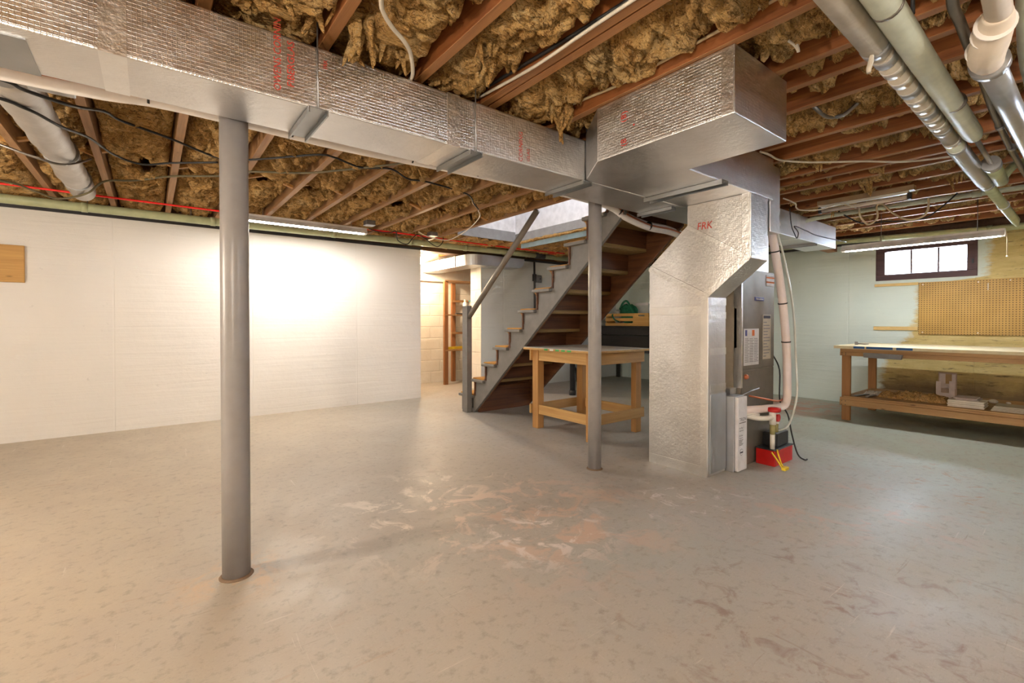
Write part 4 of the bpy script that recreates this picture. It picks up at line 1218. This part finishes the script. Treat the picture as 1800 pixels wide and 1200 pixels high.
# ------------------------------------------------------------------ pipes
gp = thing('green_drain_pipe', 'green painted drain pipe running along the head of the left wall', 'pipe', (1.0, 5.75, 2.10))
pts = [(-2.5, 5.752, 2.137), (-1.0, 5.752, 2.142), (0.585, 5.752, 2.144), (2.83, 5.752, 2.168), (4.26, 5.745, 2.176), (5.9, 5.745, 2.182)]
MB().tube(pts, 0.040, 18).build('pipe', 'green_pipe_paint', gp)
for x, z in ((-0.47, 2.143), (0.52, 2.144), (1.75, 2.157), (2.75, 2.167), (3.62, 2.172)):
    MB().tube([(x - 0.022, 5.751, z), (x + 0.022, 5.751, z)], 0.045, 18).build('coupling', 'green_pipe_paint', gp)
MB().tube([(4.95, 5.745, 2.179), (5.15, 5.745, 2.180)], 0.050, 18).build('cleanout_tee', 'iron_black', gp)
for x in (-0.45, 0.33, 3.0):
    MB().tube([(x, 5.752, 2.19), (x, 5.752, ZJ + 0.02)], 0.005, 6).build('pipe_hook', 'nail_metal', gp)

g2 = thing('green_wall_pipe', 'green painted pipe along the head of the wall above the window', 'pipe', (7.3, 1.5, 2.1))
MB().tube([(7.30, 5.0, 2.19), (7.30, 2.2, 2.17), (7.30, 0.7, 2.115), (7.30, -2.4, 2.10)], 0.035, 16).build('pipe', 'green_pipe_paint', g2)
for y, z in ((1.75, 2.153), (0.8, 2.12)):
    MB().tube([(7.30, y - 0.02, z), (7.30, y + 0.02, z)], 0.041, 16).build('coupling', 'green_pipe_paint', g2)

g3 = thing('grey_conduit_pipe', 'pale green galvanised conduit under the joists beside the unlit lamp', 'pipe', (5.9, 1.2, 2.1))
MB().tube([(5.35, 2.0, 2.12), (5.42, 1.85, 2.165), (5.5, 1.5, 2.185), (5.55, 1.0, 2.19), (5.6, 0.3, 2.19), (5.6, -1, 2.19)], 0.022, 12, sub=3).build('pipe', 'pale_green_paint', g3)
MB().tube([(5.575, 0.72, 2.19), (5.577, 0.66, 2.19)], 0.028, 12).build('coupling', 'pale_green_paint', g3)

p1 = thing('taped_pipe', 'cloth-wrapped heating pipe with silver tape bands under the right-hand joists', 'pipe', (4.0, 0.5, 2.05))


def along(x, z=2.05):
    return Vector((x, 0.496 + 0.008 * (x - 1.6), z))


MB().tube([along(-1.5), along(1.0), along(2.02)], 0.041, 20).build('cloth_sleeve', 'cloth_wrap', p1)
MB().tube([along(2.02), along(3.0), along(3.35)], 0.034, 20).build('pipe', 'cloth_wrap', p1)
MB().tube([along(3.35), along(4.6)], 0.037, 20).build('foil_sleeve', 'pale_green_paint', p1)
MB().tube([along(4.6), along(5.6), along(6.4), along(6.55, 2.02)], [0.033, 0.033, 0.033, 0.012], 20).build('pipe', 'green_pipe_paint', p1)
for i, x in enumerate((2.06, 2.17, 2.29, 2.42, 2.53, 2.65, 2.74, 2.84, 2.95, 3.06, 3.30)):
    MB().tube([along(x), along(x + 0.055)], 0.0365, 20).build('tape_band', 'foil_tape' if i % 3 else 'galvanised_sheet', p1)
P = [along(3.45 + 0.035 * i) for i in range(30)]
MB().tube(P, [0.040 + 0.004 * (i % 2) for i in range(30)], 20).build('crinkled_foil', 'galvanised_sheet', p1)
for x in (1.98, 4.6, 5.5):
    MB().tube([along(x - 0.015), along(x + 0.015)], 0.044 if x < 3 else 0.039, 20).build('band_clip', 'steel_pipe', p1)
MB().tube([(1.95, 0.50, 2.012), (1.955, 0.505, 1.99), (1.955, 0.51, 1.97), (1.955, 0.51, 1.955)], [0.006, 0.009, 0.008, 0.006], 8, sub=3).build('torn_wrap_tail', 'cloth_wrap', p1)

p2 = thing('pale_green_pipe', 'pale green painted pipe ending in a rounded cap beside the taped pipe', 'pipe', (2.0, 0.42, 2.05))
P = [(-1.5, 0.405, 2.05), (1.2, 0.41, 2.05), (2.2, 0.42, 2.05), (3.27, 0.425, 2.05), (3.34, 0.426, 2.05), (3.37, 0.426, 2.05)]
MB().tube(P, [0.040, 0.040, 0.040, 0.040, 0.032, 0.012], 20).build('pipe', 'pale_green_paint', p2)
for x in (1.75, 2.75):
    MB().tube([(x, 0.415, 2.05), (x + 0.012, 0.415, 2.05)], 0.042, 20).build('joint_ring', 'conduit_metal', p2)
MB().tube([(3.36, 0.425, 2.05), (4.05, 0.436, 2.05)], 0.012, 10).build('thin_tube', 'conduit_metal', p2)
MB().tube([(3.98, 0.435, 2.05), (4.05, 0.436, 2.05)], 0.045, 18).build('collar', 'steel_pipe', p2)
MB().tube([(4.05, 0.436, 2.05), (4.55, 0.446, 2.05)], [0.038, 0.036], 18).build('green_stub', 'green_pipe_paint', p2)
MB().tube([(4.50, 0.44, 2.05), (4.47, 0.385, 2.12), (4.45, 0.31, 2.145), (4.44, 0.265, 2.19), (4.44, 0.255, 2.30)], 0.024, 14, sub=3).build('branch_pipe', 'green_pipe_paint', p2)

p3 = thing('steel_vent_pipe', 'steel pipe with a cream-wrapped elbow at the top right', 'pipe', (3.0, 0.27, 2.05))
MB().tube([(2.42, 0.27, 2.04), (2.9, 0.268, 2.04), (3.6, 0.262, 2.04), (5.6, 0.25, 2.04), (7.42, 0.25, 2.04)], 0.040, 20).build('steel_run', 'steel_pipe', p3)
MB().tube([(2.40, 0.27, 2.04), (2.44, 0.27, 2.04)], 0.056, 20).build('steel_collar', 'steel_pipe', p3)
MB().tube([(1.20, 0.16, 2.06), (1.75, 0.195, 2.05), (2.08, 0.212, 2.045)], [0.030, 0.030, 0.032], 20).build('cream_pipe', 'cream_wrap', p3)
el = [(2.05, 0.212, 2.045), (2.12, 0.225, 2.04), (2.20, 0.245, 2.025), (2.30, 0.265, 2.022), (2.40, 0.27, 2.035)]
MB().tube(el, [0.034, 0.046, 0.050, 0.049, 0.040], 22, sub=5).build('wrapped_elbow', 'cream_wrap', p3)
for i, x in enumerate((2.10, 2.16, 2.27)):
    MB().tube([(x, 0.222 + 0.25 * (x - 2.10), 2.037), (x + 0.006, 0.224 + 0.25 * (x - 2.10), 2.037)], 0.0515, 22).build('wrap_edge', 'white_insulation', p3)
p4 = MB().tube([(1.55, 0.10, 2.12), (2.4, 0.17, 2.12), (3.2, 0.195, 2.12), (6.0, 0.18, 2.12)], 0.034, 18, sub=3).build('plain_steel_pipe', 'pale_green_paint')
tag(p4, 'plain pale green pipe just behind the steel vent pipe at far right', 'pipe')
p5 = thing('bent_conduit', 'dark bent conduit under the joists between the big pipes', 'conduit', (2.8, 0.3, 2.1))
MB().tube([(1.75, 0.26, 2.13), (1.95, 0.30, 2.09), (2.12, 0.305, 2.085), (2.36, 0.312, 2.085), (2.7, 0.32, 2.09), (3.13, 0.335, 2.09), (3.8, 0.345, 2.09), (4.4, 0.345, 2.09), (5.5, 0.34, 2.10)], 0.015, 12, sub=5).build('tube', 'conduit_metal', p5)
for x in (3.38, 3.85):
    MB().tube([(x, 0.34, 2.09), (x + 0.04, 0.34, 2.09)], 0.019, 12).build('coupling', 'steel_pipe', p5)
for i, (x, y, lbl) in enumerate(((1.98, 0.40, 'short black rod hanging beside the pale green pipe'), (1.93, 0.245, 'short black rod hanging beside the cream pipe'))):
    o = MB().tube([(x, y, 2.25), (x + 0.003, y, 2.11)], 0.006, 8).build('hanger_rod', 'black_rubber'); tag(o, lbl, 'rod')

# ------------------------------------------------------------------ lamps


def shop_light(name, label, axis, c, length, lit, tube_mat, body_mat, wires=()):
    """strip light: folded housing, tube, two sockets. c = middle of the housing underside"""
    t = thing(name, label, 'strip light', c)
    prof = [(-0.055, 0.0), (-0.028, 0.045), (-0.028, 0.065), (0.028, 0.065), (0.028, 0.045), (0.055, 0.0), (0.050, -0.004), (0.024, 0.038), (-0.024, 0.038), (-0.050, -0.004)]
    a, b_ = -length / 2, length / 2
    mb = MB()
    if axis == 0:
        mb.prism([(c[1] + p[0], c[2] + p[1]) for p in prof], 0, c[0] + a, c[0] + b_)
    else:
        mb.prism([(c[2] + p[1], c[0] + p[0]) for p in prof], 1, c[1] + a, c[1] + b_)
    mb.build('housing', body_mat, t)

    def P_(s_, dz):
        return (c[0] + s_, c[1], c[2] + dz) if axis == 0 else (c[0], c[1] + s_, c[2] + dz)
    MB().tube([P_(a + 0.03, 0.008), P_(b_ - 0.03, 0.008)], 0.014, 16).build('tube', tube_mat, t)
    for s_ in (a + 0.012, b_ - 0.012):
        p = P_(s_, 0.012)
        MB().box(p[0] - 0.016, p[0] + 0.016, p[1] - 0.016, p[1] + 0.016, p[2] - 0.022, p[2] + 0.035).build('socket', 'white_pvc', t, 0.003)
    for s_ in wires:
        p = P_(s_, 0.065)
        MB().tube([p, (p[0], p[1], ZJ + 0.03)], 0.003, 6).build('hanger_wire', 'nail_metal', t)
    return t


shop_light('strip_light', 'glowing fluorescent strip light along the left wall behind the steel post', 0, (1.36, 5.30, 2.115), 1.24, True, 'lit_tube', 'lamp_enamel', (-0.45, 0.45))
t = shop_light('strip_light', 'glowing fluorescent strip light with pull cord hanging in front of the window', 1, (6.15, 1.205, 1.885), 1.26, True, 'lit_tube_right', 'lamp_enamel', (-0.45, 0.28))
MB().tube([(6.15, 0.570, 1.93), (6.15, 0.562, 1.85), (6.15, 0.562, 1.70)], 0.0035, 6).build('pull_cord', 'tan_wire', t)
MB().lathe((6.15, 0.562, 1.69), [(0.004, 0.012), (0.008, 0.004), (0.006, 0.0)], 10).build('pull_bead', 'white_pvc', t)
t = thing('strip_light', 'short unlit strip light on a brown batten under the joists', 'strip light', (4.97, 1.33, 2.12))
MB().box(4.94, 5.02, 0.98, 1.68, 2.185, 2.226).build('batten', 'lamp_enamel_brown', t, 0.003)
MB().box(4.955, 5.005, 1.02, 1.66, 2.165, 2.185).build('ballast_channel', 'white_pvc', t, 0.003)
MB().tube([(4.975, 1.03, 2.135), (4.975, 1.65, 2.135)], 0.017, 16).build('tube', 'dead_tube', t)
for y in (1.015, 1.665):
    MB().box(4.955, 4.995, y - 0.012, y + 0.012, 2.115, 2.168).build('socket', 'iron_black', t, 0.002)
# unseen bulbs near the camera, plus one added rear left to brighten the ceiling
for i, (x, y, z, e, lbl) in enumerate(((-0.95, -0.40, 1.62, 60, 'bare bulb hanging on a cord at the near left'),
                                       (-2.1, 2.75, 1.55, 58, 'added bulb out of view behind the main duct, brightening the rear ceiling'),
                                       (2.1, -1.5, 1.9, 20, 'bare bulb hanging on a cord at the near right'))):
    b_ = thing('unseen_bulb', lbl, 'light bulb', (x, y, z))
    MB().lathe((x, y, z), [(0.016, 0.05), (0.016, 0.03), (0.03, 0.0), (0.032, -0.02), (0.022, -0.045), (0.004, -0.052)], 20).build('bulb', 'lit_bulb', b_)
    MB().lathe((x, y, z + 0.05), [(0.020, 0.0), (0.022, 0.03), (0.018, 0.06), (0.006, 0.07)], 16).build('lamp_holder', 'white_pvc', b_)
    MB().tube([(x, y, z + 0.12), (x, y, ZJ + 0.05)], 0.004, 6).build('cord', 'white_wire', b_)
    ld = bpy.data.lights.new('unseen_bulb_glow', 'POINT'); ld.energy = e; ld.color = (1.0, 0.89, 0.75); ld.shadow_soft_size = 0.06
    lo = bpy.data.objects.new('unseen_bulb_glow', ld); COL.objects.link(lo); lo.parent = b_; lo.location = (0, 0, -0.12)

# ------------------------------------------------------------------ workbench and what lies on it
wb = thing('workbench', 'long pine workbench with a lower shelf below the pegboard', 'workbench', (6.6, 0.4, 0))
YE = -1.25
MB().box(6.06, 7.15, YE, 1.885, 0.800, 0.832).build('bench_top', 'bench_top_board', wb, 0.002, 1)
MB().box(6.082, 6.12, YE + 0.05, 1.83, 0.765, 0.800).build('apron', 'bench_y', wb, 0.002, 1)
MB().box(6.075, 6.12, YE + 0.05, 1.83, 0.722, 0.765).build('apron', 'bench_y', wb, 0.002, 1)
MB().box(7.06, 7.10, YE + 0.05, 1.83, 0.722, 0.800).build('apron', 'bench_y', wb, 0.002, 1)
MB().box(6.12, 7.06, 1.79, 1.828, 0.722, 0.800).build('apron', 'bench_x', wb, 0.002, 1)
for x, y in ((6.085, 1.745), (7.02, 1.745), (6.085, YE + 0.06), (7.02, YE + 0.06)):
    MB().box(x + 0.036, x + 0.076, y, y + 0.08, 0, 0.722).build('leg', 'bench_z', wb, 0.003, 1)
MB().box(6.075, 6.12, YE + 0.05, 1.83, 0.17, 0.235).build('shelf_rail', 'bench_y', wb, 0.002, 1)
MB().box(6.085, 6.12, YE + 0.05, 1.83, 0.2355, 0.258).build('shelf_rail', 'bench_y', wb, 0.002, 1)
MB().box(7.06, 7.10, YE + 0.05, 1.83, 0.17, 0.258).build('shelf_rail', 'bench_y', wb, 0.002, 1)
MB().box(6.09, 7.10, YE + 0.05, 1.80, 0.2585, 0.272).build('shelf_board', 'bench_y', wb)
for y0_, y1_ in ((1.60, 1.70), (1.36, 1.585), (1.20, 1.33)):
    MB().box(6.0585, 6.06, y0_, y1_, 0.806, 0.830).build('blue_tape', 'tape_blue', wb)
for z in (0.735, 0.752, 0.18, 0.22):
    for y in (1.775, 1.81):
        MB().lathe((6.0745, y, z), [(0.005, 0), (0.005, 0.002)], 8, 0).build('screw_head', 'iron_black', wb)
tr = thing('metal_tray', 'grey metal trough hanging under the front of the workbench', 'tray', (6.07, 1.44, 0.72))
MB().prism([(1.605, 0.765), (1.275, 0.758), (1.285, 0.708), (1.60, 0.715)], 0, 6.025, 6.07).build('trough', 'steel_tray', tr, 0.003)
o = MB().box(7.43, 7.4485, -1.0, 1.42, 0.946, 1.578).build('pegboard', 'pegboard_hardboard')
pg = thing('pegboard_panel', 'large tan pegboard mounted on the wall above the workbench', 'pegboard', (7.44, 0.2, 0.946))
o.parent = pg; o.location = Vector(o.location) - Vector(pg.location); o.name = 'hardboard_sheet'
for y, z in ((1.38, 1.55), (0.9, 1.55), (0.65, 1.555), (1.38, 0.97), (0.9, 0.97)):
    MB().lathe((7.4265, y, z), [(0.007, 0.0), (0.005, 0.003)], 8, 0).build('screw_head', 'tile_white', pg)
MB().tube([(7.43, 0.82, 1.53), (7.41, 0.82, 1.525), (7.412, 0.82, 1.46), (7.40, 0.82, 1.455)], 0.004, 6).build('peg_hook', 'tile_white', pg)
o = MB().box(7.431, 7.449, 1.425, 1.86, 1.55, 1.584).build('furring_strip', 'tan_lath', None, 0.002, 1); tag(o, 'short tan wood strip on the wall just under the window', 'wood strip')
o = MB().box(7.431, 7.449, 1.425, 1.868, 0.99, 1.037).build('furring_strip', 'tan_lath', None, 0.002, 1); tag(o, 'short tan wood strip on the wall above the left end of the workbench', 'wood strip')

sm = thing('door_latch', 'small metal latch lying on the left end of the workbench top', 'latch', (6.5, 1.8, 0.832))
MB().box(6.42, 6.45, 1.76, 1.79, 0.8325, 0.868).build('plate', 'steel_tray', sm, 0.003)
MB().tube([(6.435, 1.77, 0.845), (6.435, 1.70, 0.842), (6.44, 1.66, 0.846)], 0.006, 8).build('arm', 'nail_metal', sm)
cb_ = thing('cardboard_box', 'small open cardboard box standing on the workbench lower shelf', 'box', (6.82, 1.08, 0.272))
bx0, bx1, by0, by1, bz0, bz1 = 6.74, 6.85, 0.985, 1.135, 0.273, 0.53
t_ = 0.006
MB().box(bx1 - t_, bx1, by0, by1, bz0, bz1 + 0.015).build('back_panel', 'cardboard', cb_)
MB().prism([(bx0, bz0), (bx1, bz0), (bx1, bz1 + 0.015), (bx0 + 0.06, bz1), (bx0, bz0 + 0.17)], 1, by1 - t_, by1).build('side_panel', 'cardboard', cb_)
MB().prism([(bx0, bz0), (bx1, bz0), (bx1, bz1 + 0.015), (bx0 + 0.06, bz1), (bx0, bz0 + 0.17)], 1, by0, by0 + t_).build('side_panel', 'cardboard', cb_)
MB().box(bx0 - t_, bx0, by0, by1, bz0, bz0 + 0.06).build('front_panel', 'cardboard_print', cb_)
MB().box(bx0 - t_, bx0, by1 - 0.04, by1, bz0 + 0.06, bz0 + 0.18).build('front_panel', 'cardboard_print', cb_)
MB().box(bx0 - t_, bx0, by0, by0 + 0.045, bz0 + 0.06, bz0 + 0.19).build('front_panel', 'cardboard_print', cb_)
MB().box(bx1 - 2 * t_, bx1 - t_, by0 + 0.01, by1 - 0.01, bz0 + 0.1, bz1).build('inner_panel', 'cardboard_print', cb_)
MB().box(bx1 - 2 * t_ - 0.002, bx1 - 2 * t_, by0 + 0.04, by0 + 0.09, bz0 + 0.15, bz1).build('tape_strip', 'packing_tape', cb_)
MB().box(bx0, bx1, by0, by1, bz0, bz0 + t_).build('base', 'cardboard', cb_)


def heap(name, c, L, W, H, mat, seed, lbl, cat):
    V = VN(seed); nx_, ny_ = 26, 60; vs = []; fs = []
    for i in range(nx_ + 1):
        for j in range(ny_ + 1):
            u, w_ = i / nx_ * 2 - 1, j / ny_ * 2 - 1
            e = max(0, 1 - u * u) ** 0.5 * max(0, 1 - w_ ** 4) ** 0.5
            nz = float(V.fbm(np.array(u * 3 + 9), np.array(w_ * 9 + 4), 4))
            nz2 = 1 - abs(2 * float(V.fbm(np.array(u * 4 + 2), np.array(w_ * 14 + 1), 3)) - 1)
            vs.append((c[0] + u * W + 0.3 * W * (nz - 0.5), c[1] + w_ * L, c[2] + e * H * (0.25 + 0.9 * nz * nz2)))
    for i in range(nx_):
        for j in range(ny_):
            a = i * (ny_ + 1) + j
            fs.append((a, a + ny_ + 1, a + ny_ + 2, a + 1))
    o_ = MB().add(vs, fs, True).build(name, mat)
    return tag(o_, lbl, cat)


heap('insulation_scrap', (6.40, 1.25, 0.273), 0.30, 0.12, 0.10, 'fiberglass_wool', 31, 'crumpled brown scrap of insulation wool along the workbench lower shelf', 'insulation')
heap('plastic_film', (6.47, 1.60, 0.273), 0.10, 0.08, 0.055, 'clear_film', 33, 'crumpled clear plastic film at the left end of the lower shelf', 'plastic film')
for i, (p, q, lbl) in enumerate((((6.15, 1.70, 0.279), (6.50, 1.63, 0.279), 'thin grey metal strip at the left end of the lower shelf, nearest the leg'), ((6.15, 1.60, 0.279), (6.55, 1.58, 0.279), 'thin grey metal strip on the lower shelf beside the plastic film'))):
    o = MB().bar(p, q, 0.03, 0.012).build('metal_strip', 'steel_tray'); tag(o, lbl, 'metal strip')
for i in range(7):
    rr_ = 0.006 * math.sin(i * 2.7)
    o = MB().box(6.17 + rr_, 6.40 + rr_, 0.70 + 0.004 * math.sin(i * 4), 0.955 + 0.004 * math.sin(i * 4), 0.273 + i * 0.0095, 0.2815 + i * 0.0095).build('white_tile', 'tile_white', None, 0.001, 1)
    tag(o, 'thin cream tile in the stack at the middle of the lower shelf', 'tile', 'stack of cream tiles on the lower shelf')
o = MB().box(6.20, 6.44, 0.74, 0.90, 0.340, 0.348).build('grey_tile', 'cardboard_print', None, 0.001, 1); tag(o, 'grey-pink board lying askew on top of the cream tile stack, lower one', 'board')
o = MB().box(6.22, 6.46, 0.76, 0.92, 0.3485, 0.3565).build('grey_tile', 'cardboard_print', None, 0.001, 1); tag(o, 'grey-pink board lying askew on top of the cream tile stack, upper one', 'board')
for i in range(4):
    o = MB().box(6.15 + 0.004 * i, 6.42, 0.10, 0.655 - 0.006 * i, 0.273 + i * 0.0115, 0.283 + i * 0.0115).build('loose_plank', 'tile_grey', None, 0.001, 1)
    tag(o, 'thin grey plank in the low stack at the right end of the lower shelf', 'plank', 'stack of grey planks on the lower shelf')
for i, (x, y, r, lbl) in enumerate(((6.75, 0.70, 0.03, 'largest white crumb behind the tile stack on the lower shelf'), (6.80, 0.60, 0.016, 'small white crumb to the right of the largest one on the lower shelf'), (6.78, 0.47, 0.018, 'white crumb nearest the frame edge on the lower shelf'))):
    o = lump('plaster_crumb', (x, y, 0.272 + r * 0.55), r, 'tile_white', 70 + i, None, (1.2, 1.2, 0.7), 0.3, 2.5, 8); tag(o, lbl, 'plaster')

# ------------------------------------------------------------------ cables


def cable(name, pts, r, mat, lbl, cat='cable', sub=6):
    o_ = MB().tube(pts, r, 8, sub=sub).build(name, mat)
    return tag(o_, lbl, cat)


Z = 2.213
cable('black_cable', [(-1.2, 2.55, 2.06), (-0.70, 2.52, 2.02), (-0.43, 2.52, 1.995), (-0.38, 2.58, 1.995), (-0.26, 2.75, 2.03), (-0.18, 3.15, 2.17), (-0.12, 3.37, Z), (0.10, 3.51, Z), (0.37, 3.72, Z), (0.54, 3.64, Z), (0.87, 3.26, Z), (0.99, 3.23, Z), (1.2, 3.32, Z), (1.39, 3.22, Z), (1.59, 3.36, Z), (1.76, 3.34, Z), (2.18, 3.44, Z), (2.41, 3.68, Z), (2.57, 3.84, Z)], 0.007, 'black_rubber', 'long black cable crossing under the rear joists from far left to the stairs')
cable('black_cable', [(-1.2, 2.8, 2.09), (-0.70, 2.77, 2.03), (-0.48, 2.80, 2.015), (-0.43, 2.85, 2.015), (-0.39, 2.92, 2.02), (-0.33, 3.08, 2.03), (-0.26, 3.45, 2.11), (-0.18, 4.02, Z - 0.018), (-0.04, 4.14, Z - 0.018), (0.12, 3.98, Z - 0.018), (0.37, 3.77, Z - 0.018)], 0.007, 'black_rubber', 'black cable drooping over the silver round duct')
cable('olive_cable', [(-1.5, 5.2, Z - 0.01), (-0.92, 5.33, Z - 0.01), (-0.75, 5.40, 2.17), (-0.61, 5.25, 2.10), (-0.48, 5.0, 2.075), (-0.37, 4.85, 2.10), (-0.27, 4.75, 2.18),  (-0.09, 4.72, Z), (0.13, 4.42, Z), (0.43, 4.17, Z), (0.58, 3.93, Z), (0.91, 3.71, Z), (1.11, 3.47, Z), (1.34, 3.15, Z), (1.47, 2.96, Z)], 0.008, 'olive_wire', 'thick olive cable snaking under the rear joists above the left wall')
cable('grey_cable', [(-1.6, 4.1, Z), (-1.0, 4.1, 2.18), (-0.72, 3.8, 2.10), (-0.52, 3.75, 2.035), (-0.40, 3.85, 2.04), (-0.31, 4.2, 2.19)], 0.007, 'conduit_metal', 'grey cable looped beside the silver round duct at far left')
cable('white_cable', [(2.57, 3.84, 2.2), (2.66, 3.95, 2.17), (2.80, 4.35, 2.14), (2.93, 4.85, 2.13), (2.95, 5.15, 2.13), (2.72, 5.2, 2.16), (2.60, 5.2, 2.20)], 0.006, 'white_wire', 'white cable drooping beside the stair opening')
cable('black_loop_cable', [(2.03, 5.42, 2.22), (2.14, 5.42, 2.19), (2.31, 5.42, 2.19), (2.39, 5.42, 2.22), (2.41, 5.42, 2.20), (2.43, 5.42, 2.105), (2.55, 5.42, 2.075), (2.63, 5.42, 2.16), (2.70, 5.42, 2.21), (2.83, 5.42, 2.16), (2.88, 5.42, 2.12), (2.98, 5.42, 2.085), (3.05, 5.42, 2.14), (3.07, 5.42, 2.21)], 0.006, 'black_rubber', 'black cable hanging in loops at the right end of the left strip light')
cable('red_line', [(-2.4, 5.5, 2.219), (-0.96, 5.5, 2.215), (0.23, 5.5, 2.212), (1.04, 5.5, 2.212), (2.08, 5.5, 2.215), (2.62, 5.5, 2.216), (3.03, 5.5, 2.212), (3.51, 5.5, 2.205), (4.07, 5.5, 2.205), (4.4, 5.5, 2.205), (5.4, 5.5, 2.22)], 0.009, 'red_wire', 'bright red line stretched along the top of the left wall', 'line')
cable('red_line', [(5.25, 6.0, 2.22), (5.1, 5.8, 2.235), (5.3, 5.6, 2.215)], 0.006, 'red_wire', 'short red line curling behind the stairs', 'line')
for x, y, lbl in ((1.93, 5.06, 'small junction box at the right end of the left strip light'), (2.80, 5.22, 'small junction box above the end of the white wall')):
    jb = thing('junction_box', lbl, 'junction box', (x, y, 2.17))
    MB().box(x - 0.05, x + 0.05, y - 0.05, y + 0.05, 2.175, 2.222).build('box', 'steel_tray', jb, 0.004)
    MB().box(x - 0.054, x + 0.054, y - 0.054, y + 0.054, 2.169, 2.174).build('cover', 'galvanised_sheet', jb)
# right-hand ceiling cables
cable('white_cable', [(3.15, 1.40, 2.21), (3.25, 1.39, 2.21), (3.39, 1.375, 2.20), (3.60, 1.30, 2.21), (3.72, 1.22, Z), (3.91, 1.05, Z), (4.17, 0.85, Z), (4.3, 0.55, Z)], 0.007, 'white_wire', 'white cable crossing the joists to the right of the foil trunk')
cable('tan_loop_cable', [(5.40, 1.48, 2.21), (5.42, 1.47, 2.11), (5.43, 1.41, 2.03), (5.42, 1.34, 2.08), (5.40, 1.34, 2.19), (5.41, 1.30, 2.20), (5.43, 1.22, 2.10), (5.44, 1.13, 2.03), (5.44, 1.03, 2.03), (5.43, 0.98, 2.09), (5.42, 0.975, 2.19)], 0.009, 'tan_wire', 'tan cable hanging in two loops near the unlit strip light')
cable('black_cable', [(5.47, 1.67, 2.21), (5.46, 1.48, 2.06), (5.46, 1.28, 2.04), (5.46, 1.03, 2.02), (5.47, 0.91, 2.09), (5.5, 0.8, 2.21)], 0.006, 'black_rubber', 'black cable drooping below the tan loops')
cable('white_cable', [(4.5, 1.80, 2.21), (4.52, 1.71, 2.15), (4.52, 1.70, 2.11), (4.52, 1.66, 2.08), (4.53, 1.52, 2.06), (4.8, 1.45, 2.14), (5.0, 1.39, 2.12)], 0.006, 'white_wire', 'white cable sagging from the duct to the unlit strip light')
cable('black_wire', [(4.90, 1.90, 2.20), (4.94, 1.90, 2.04), (4.96, 1.88, 1.96), (5.02, 1.88, 1.92), (5.05, 1.88, 1.98), (4.96, 1.88, 2.03), (5.25, 1.88, 2.02), (5.55, 1.88, 2.005), (6.15, 1.80, 1.99)], 0.005, 'black_rubber', 'tangled black wire on the far end of the supply duct')
# cables by the near joists
cable('cream_cable', [(0.595, 1.461, 2.200), (0.629, 1.535, 2.200), (0.657, 1.588, 2.200), (0.714, 1.642, 2.195), (0.790, 1.698, 2.195), (0.849, 1.765, 2.195), (0.923, 1.900, 2.197), (0.935, 1.97, 2.195)], 0.0085, 'white_wire', 'thick cream cable dropping from the wool to the top of the main duct')
cable('black_cable', [(1.345, 2.12, 2.29), (1.345, 1.79, 2.275), (1.345, 1.20, 2.245), (1.345, 0.6, 2.24), (1.345, -1.0, 2.26)], 0.008, 'black_rubber', 'black cable along the side of the doubled joist')
cable('white_cable', [(1.340, 2.01, 2.255), (1.338, 1.64, 2.225), (1.338, 1.45, 2.22), (1.338, 1.19, 2.225), (1.338, 0.6, 2.225), (1.338, -1.0, 2.24)], 0.007, 'white_wire', 'white cable along the side of the doubled joist')
cable('tan_cable', [(1.832, 2.0, 2.30), (1.832, 1.72, 2.285), (1.832, 1.51, 2.27), (1.832, 1.38, 2.27), (1.83, 1.2, 2.275), (1.83, 0.5, 2.30)], 0.007, 'tan_wire', 'tan cable along the joist above the foil box')
cable('white_cable', [(2.10, 0.90, 2.345), (2.10, 0.86, 2.31), (2.10, 0.80, 2.24), (2.10, 0.785, 2.205), (2.10, 0.795, 2.25), (2.10, 0.825, 2.33)], 0.006, 'white_wire', 'white cable looped between two joists beside the foil box end')
cable('flex_conduit', [(2.80, 0.98, 2.26), (2.86, 0.96, 2.23), (2.95, 0.95, 2.225), (3.02, 0.90, 2.24), (3.0, 0.82, 2.28)], 0.010, 'conduit_metal', 'short grey flexible conduit poking out of the wool right of the foil box', 'conduit')
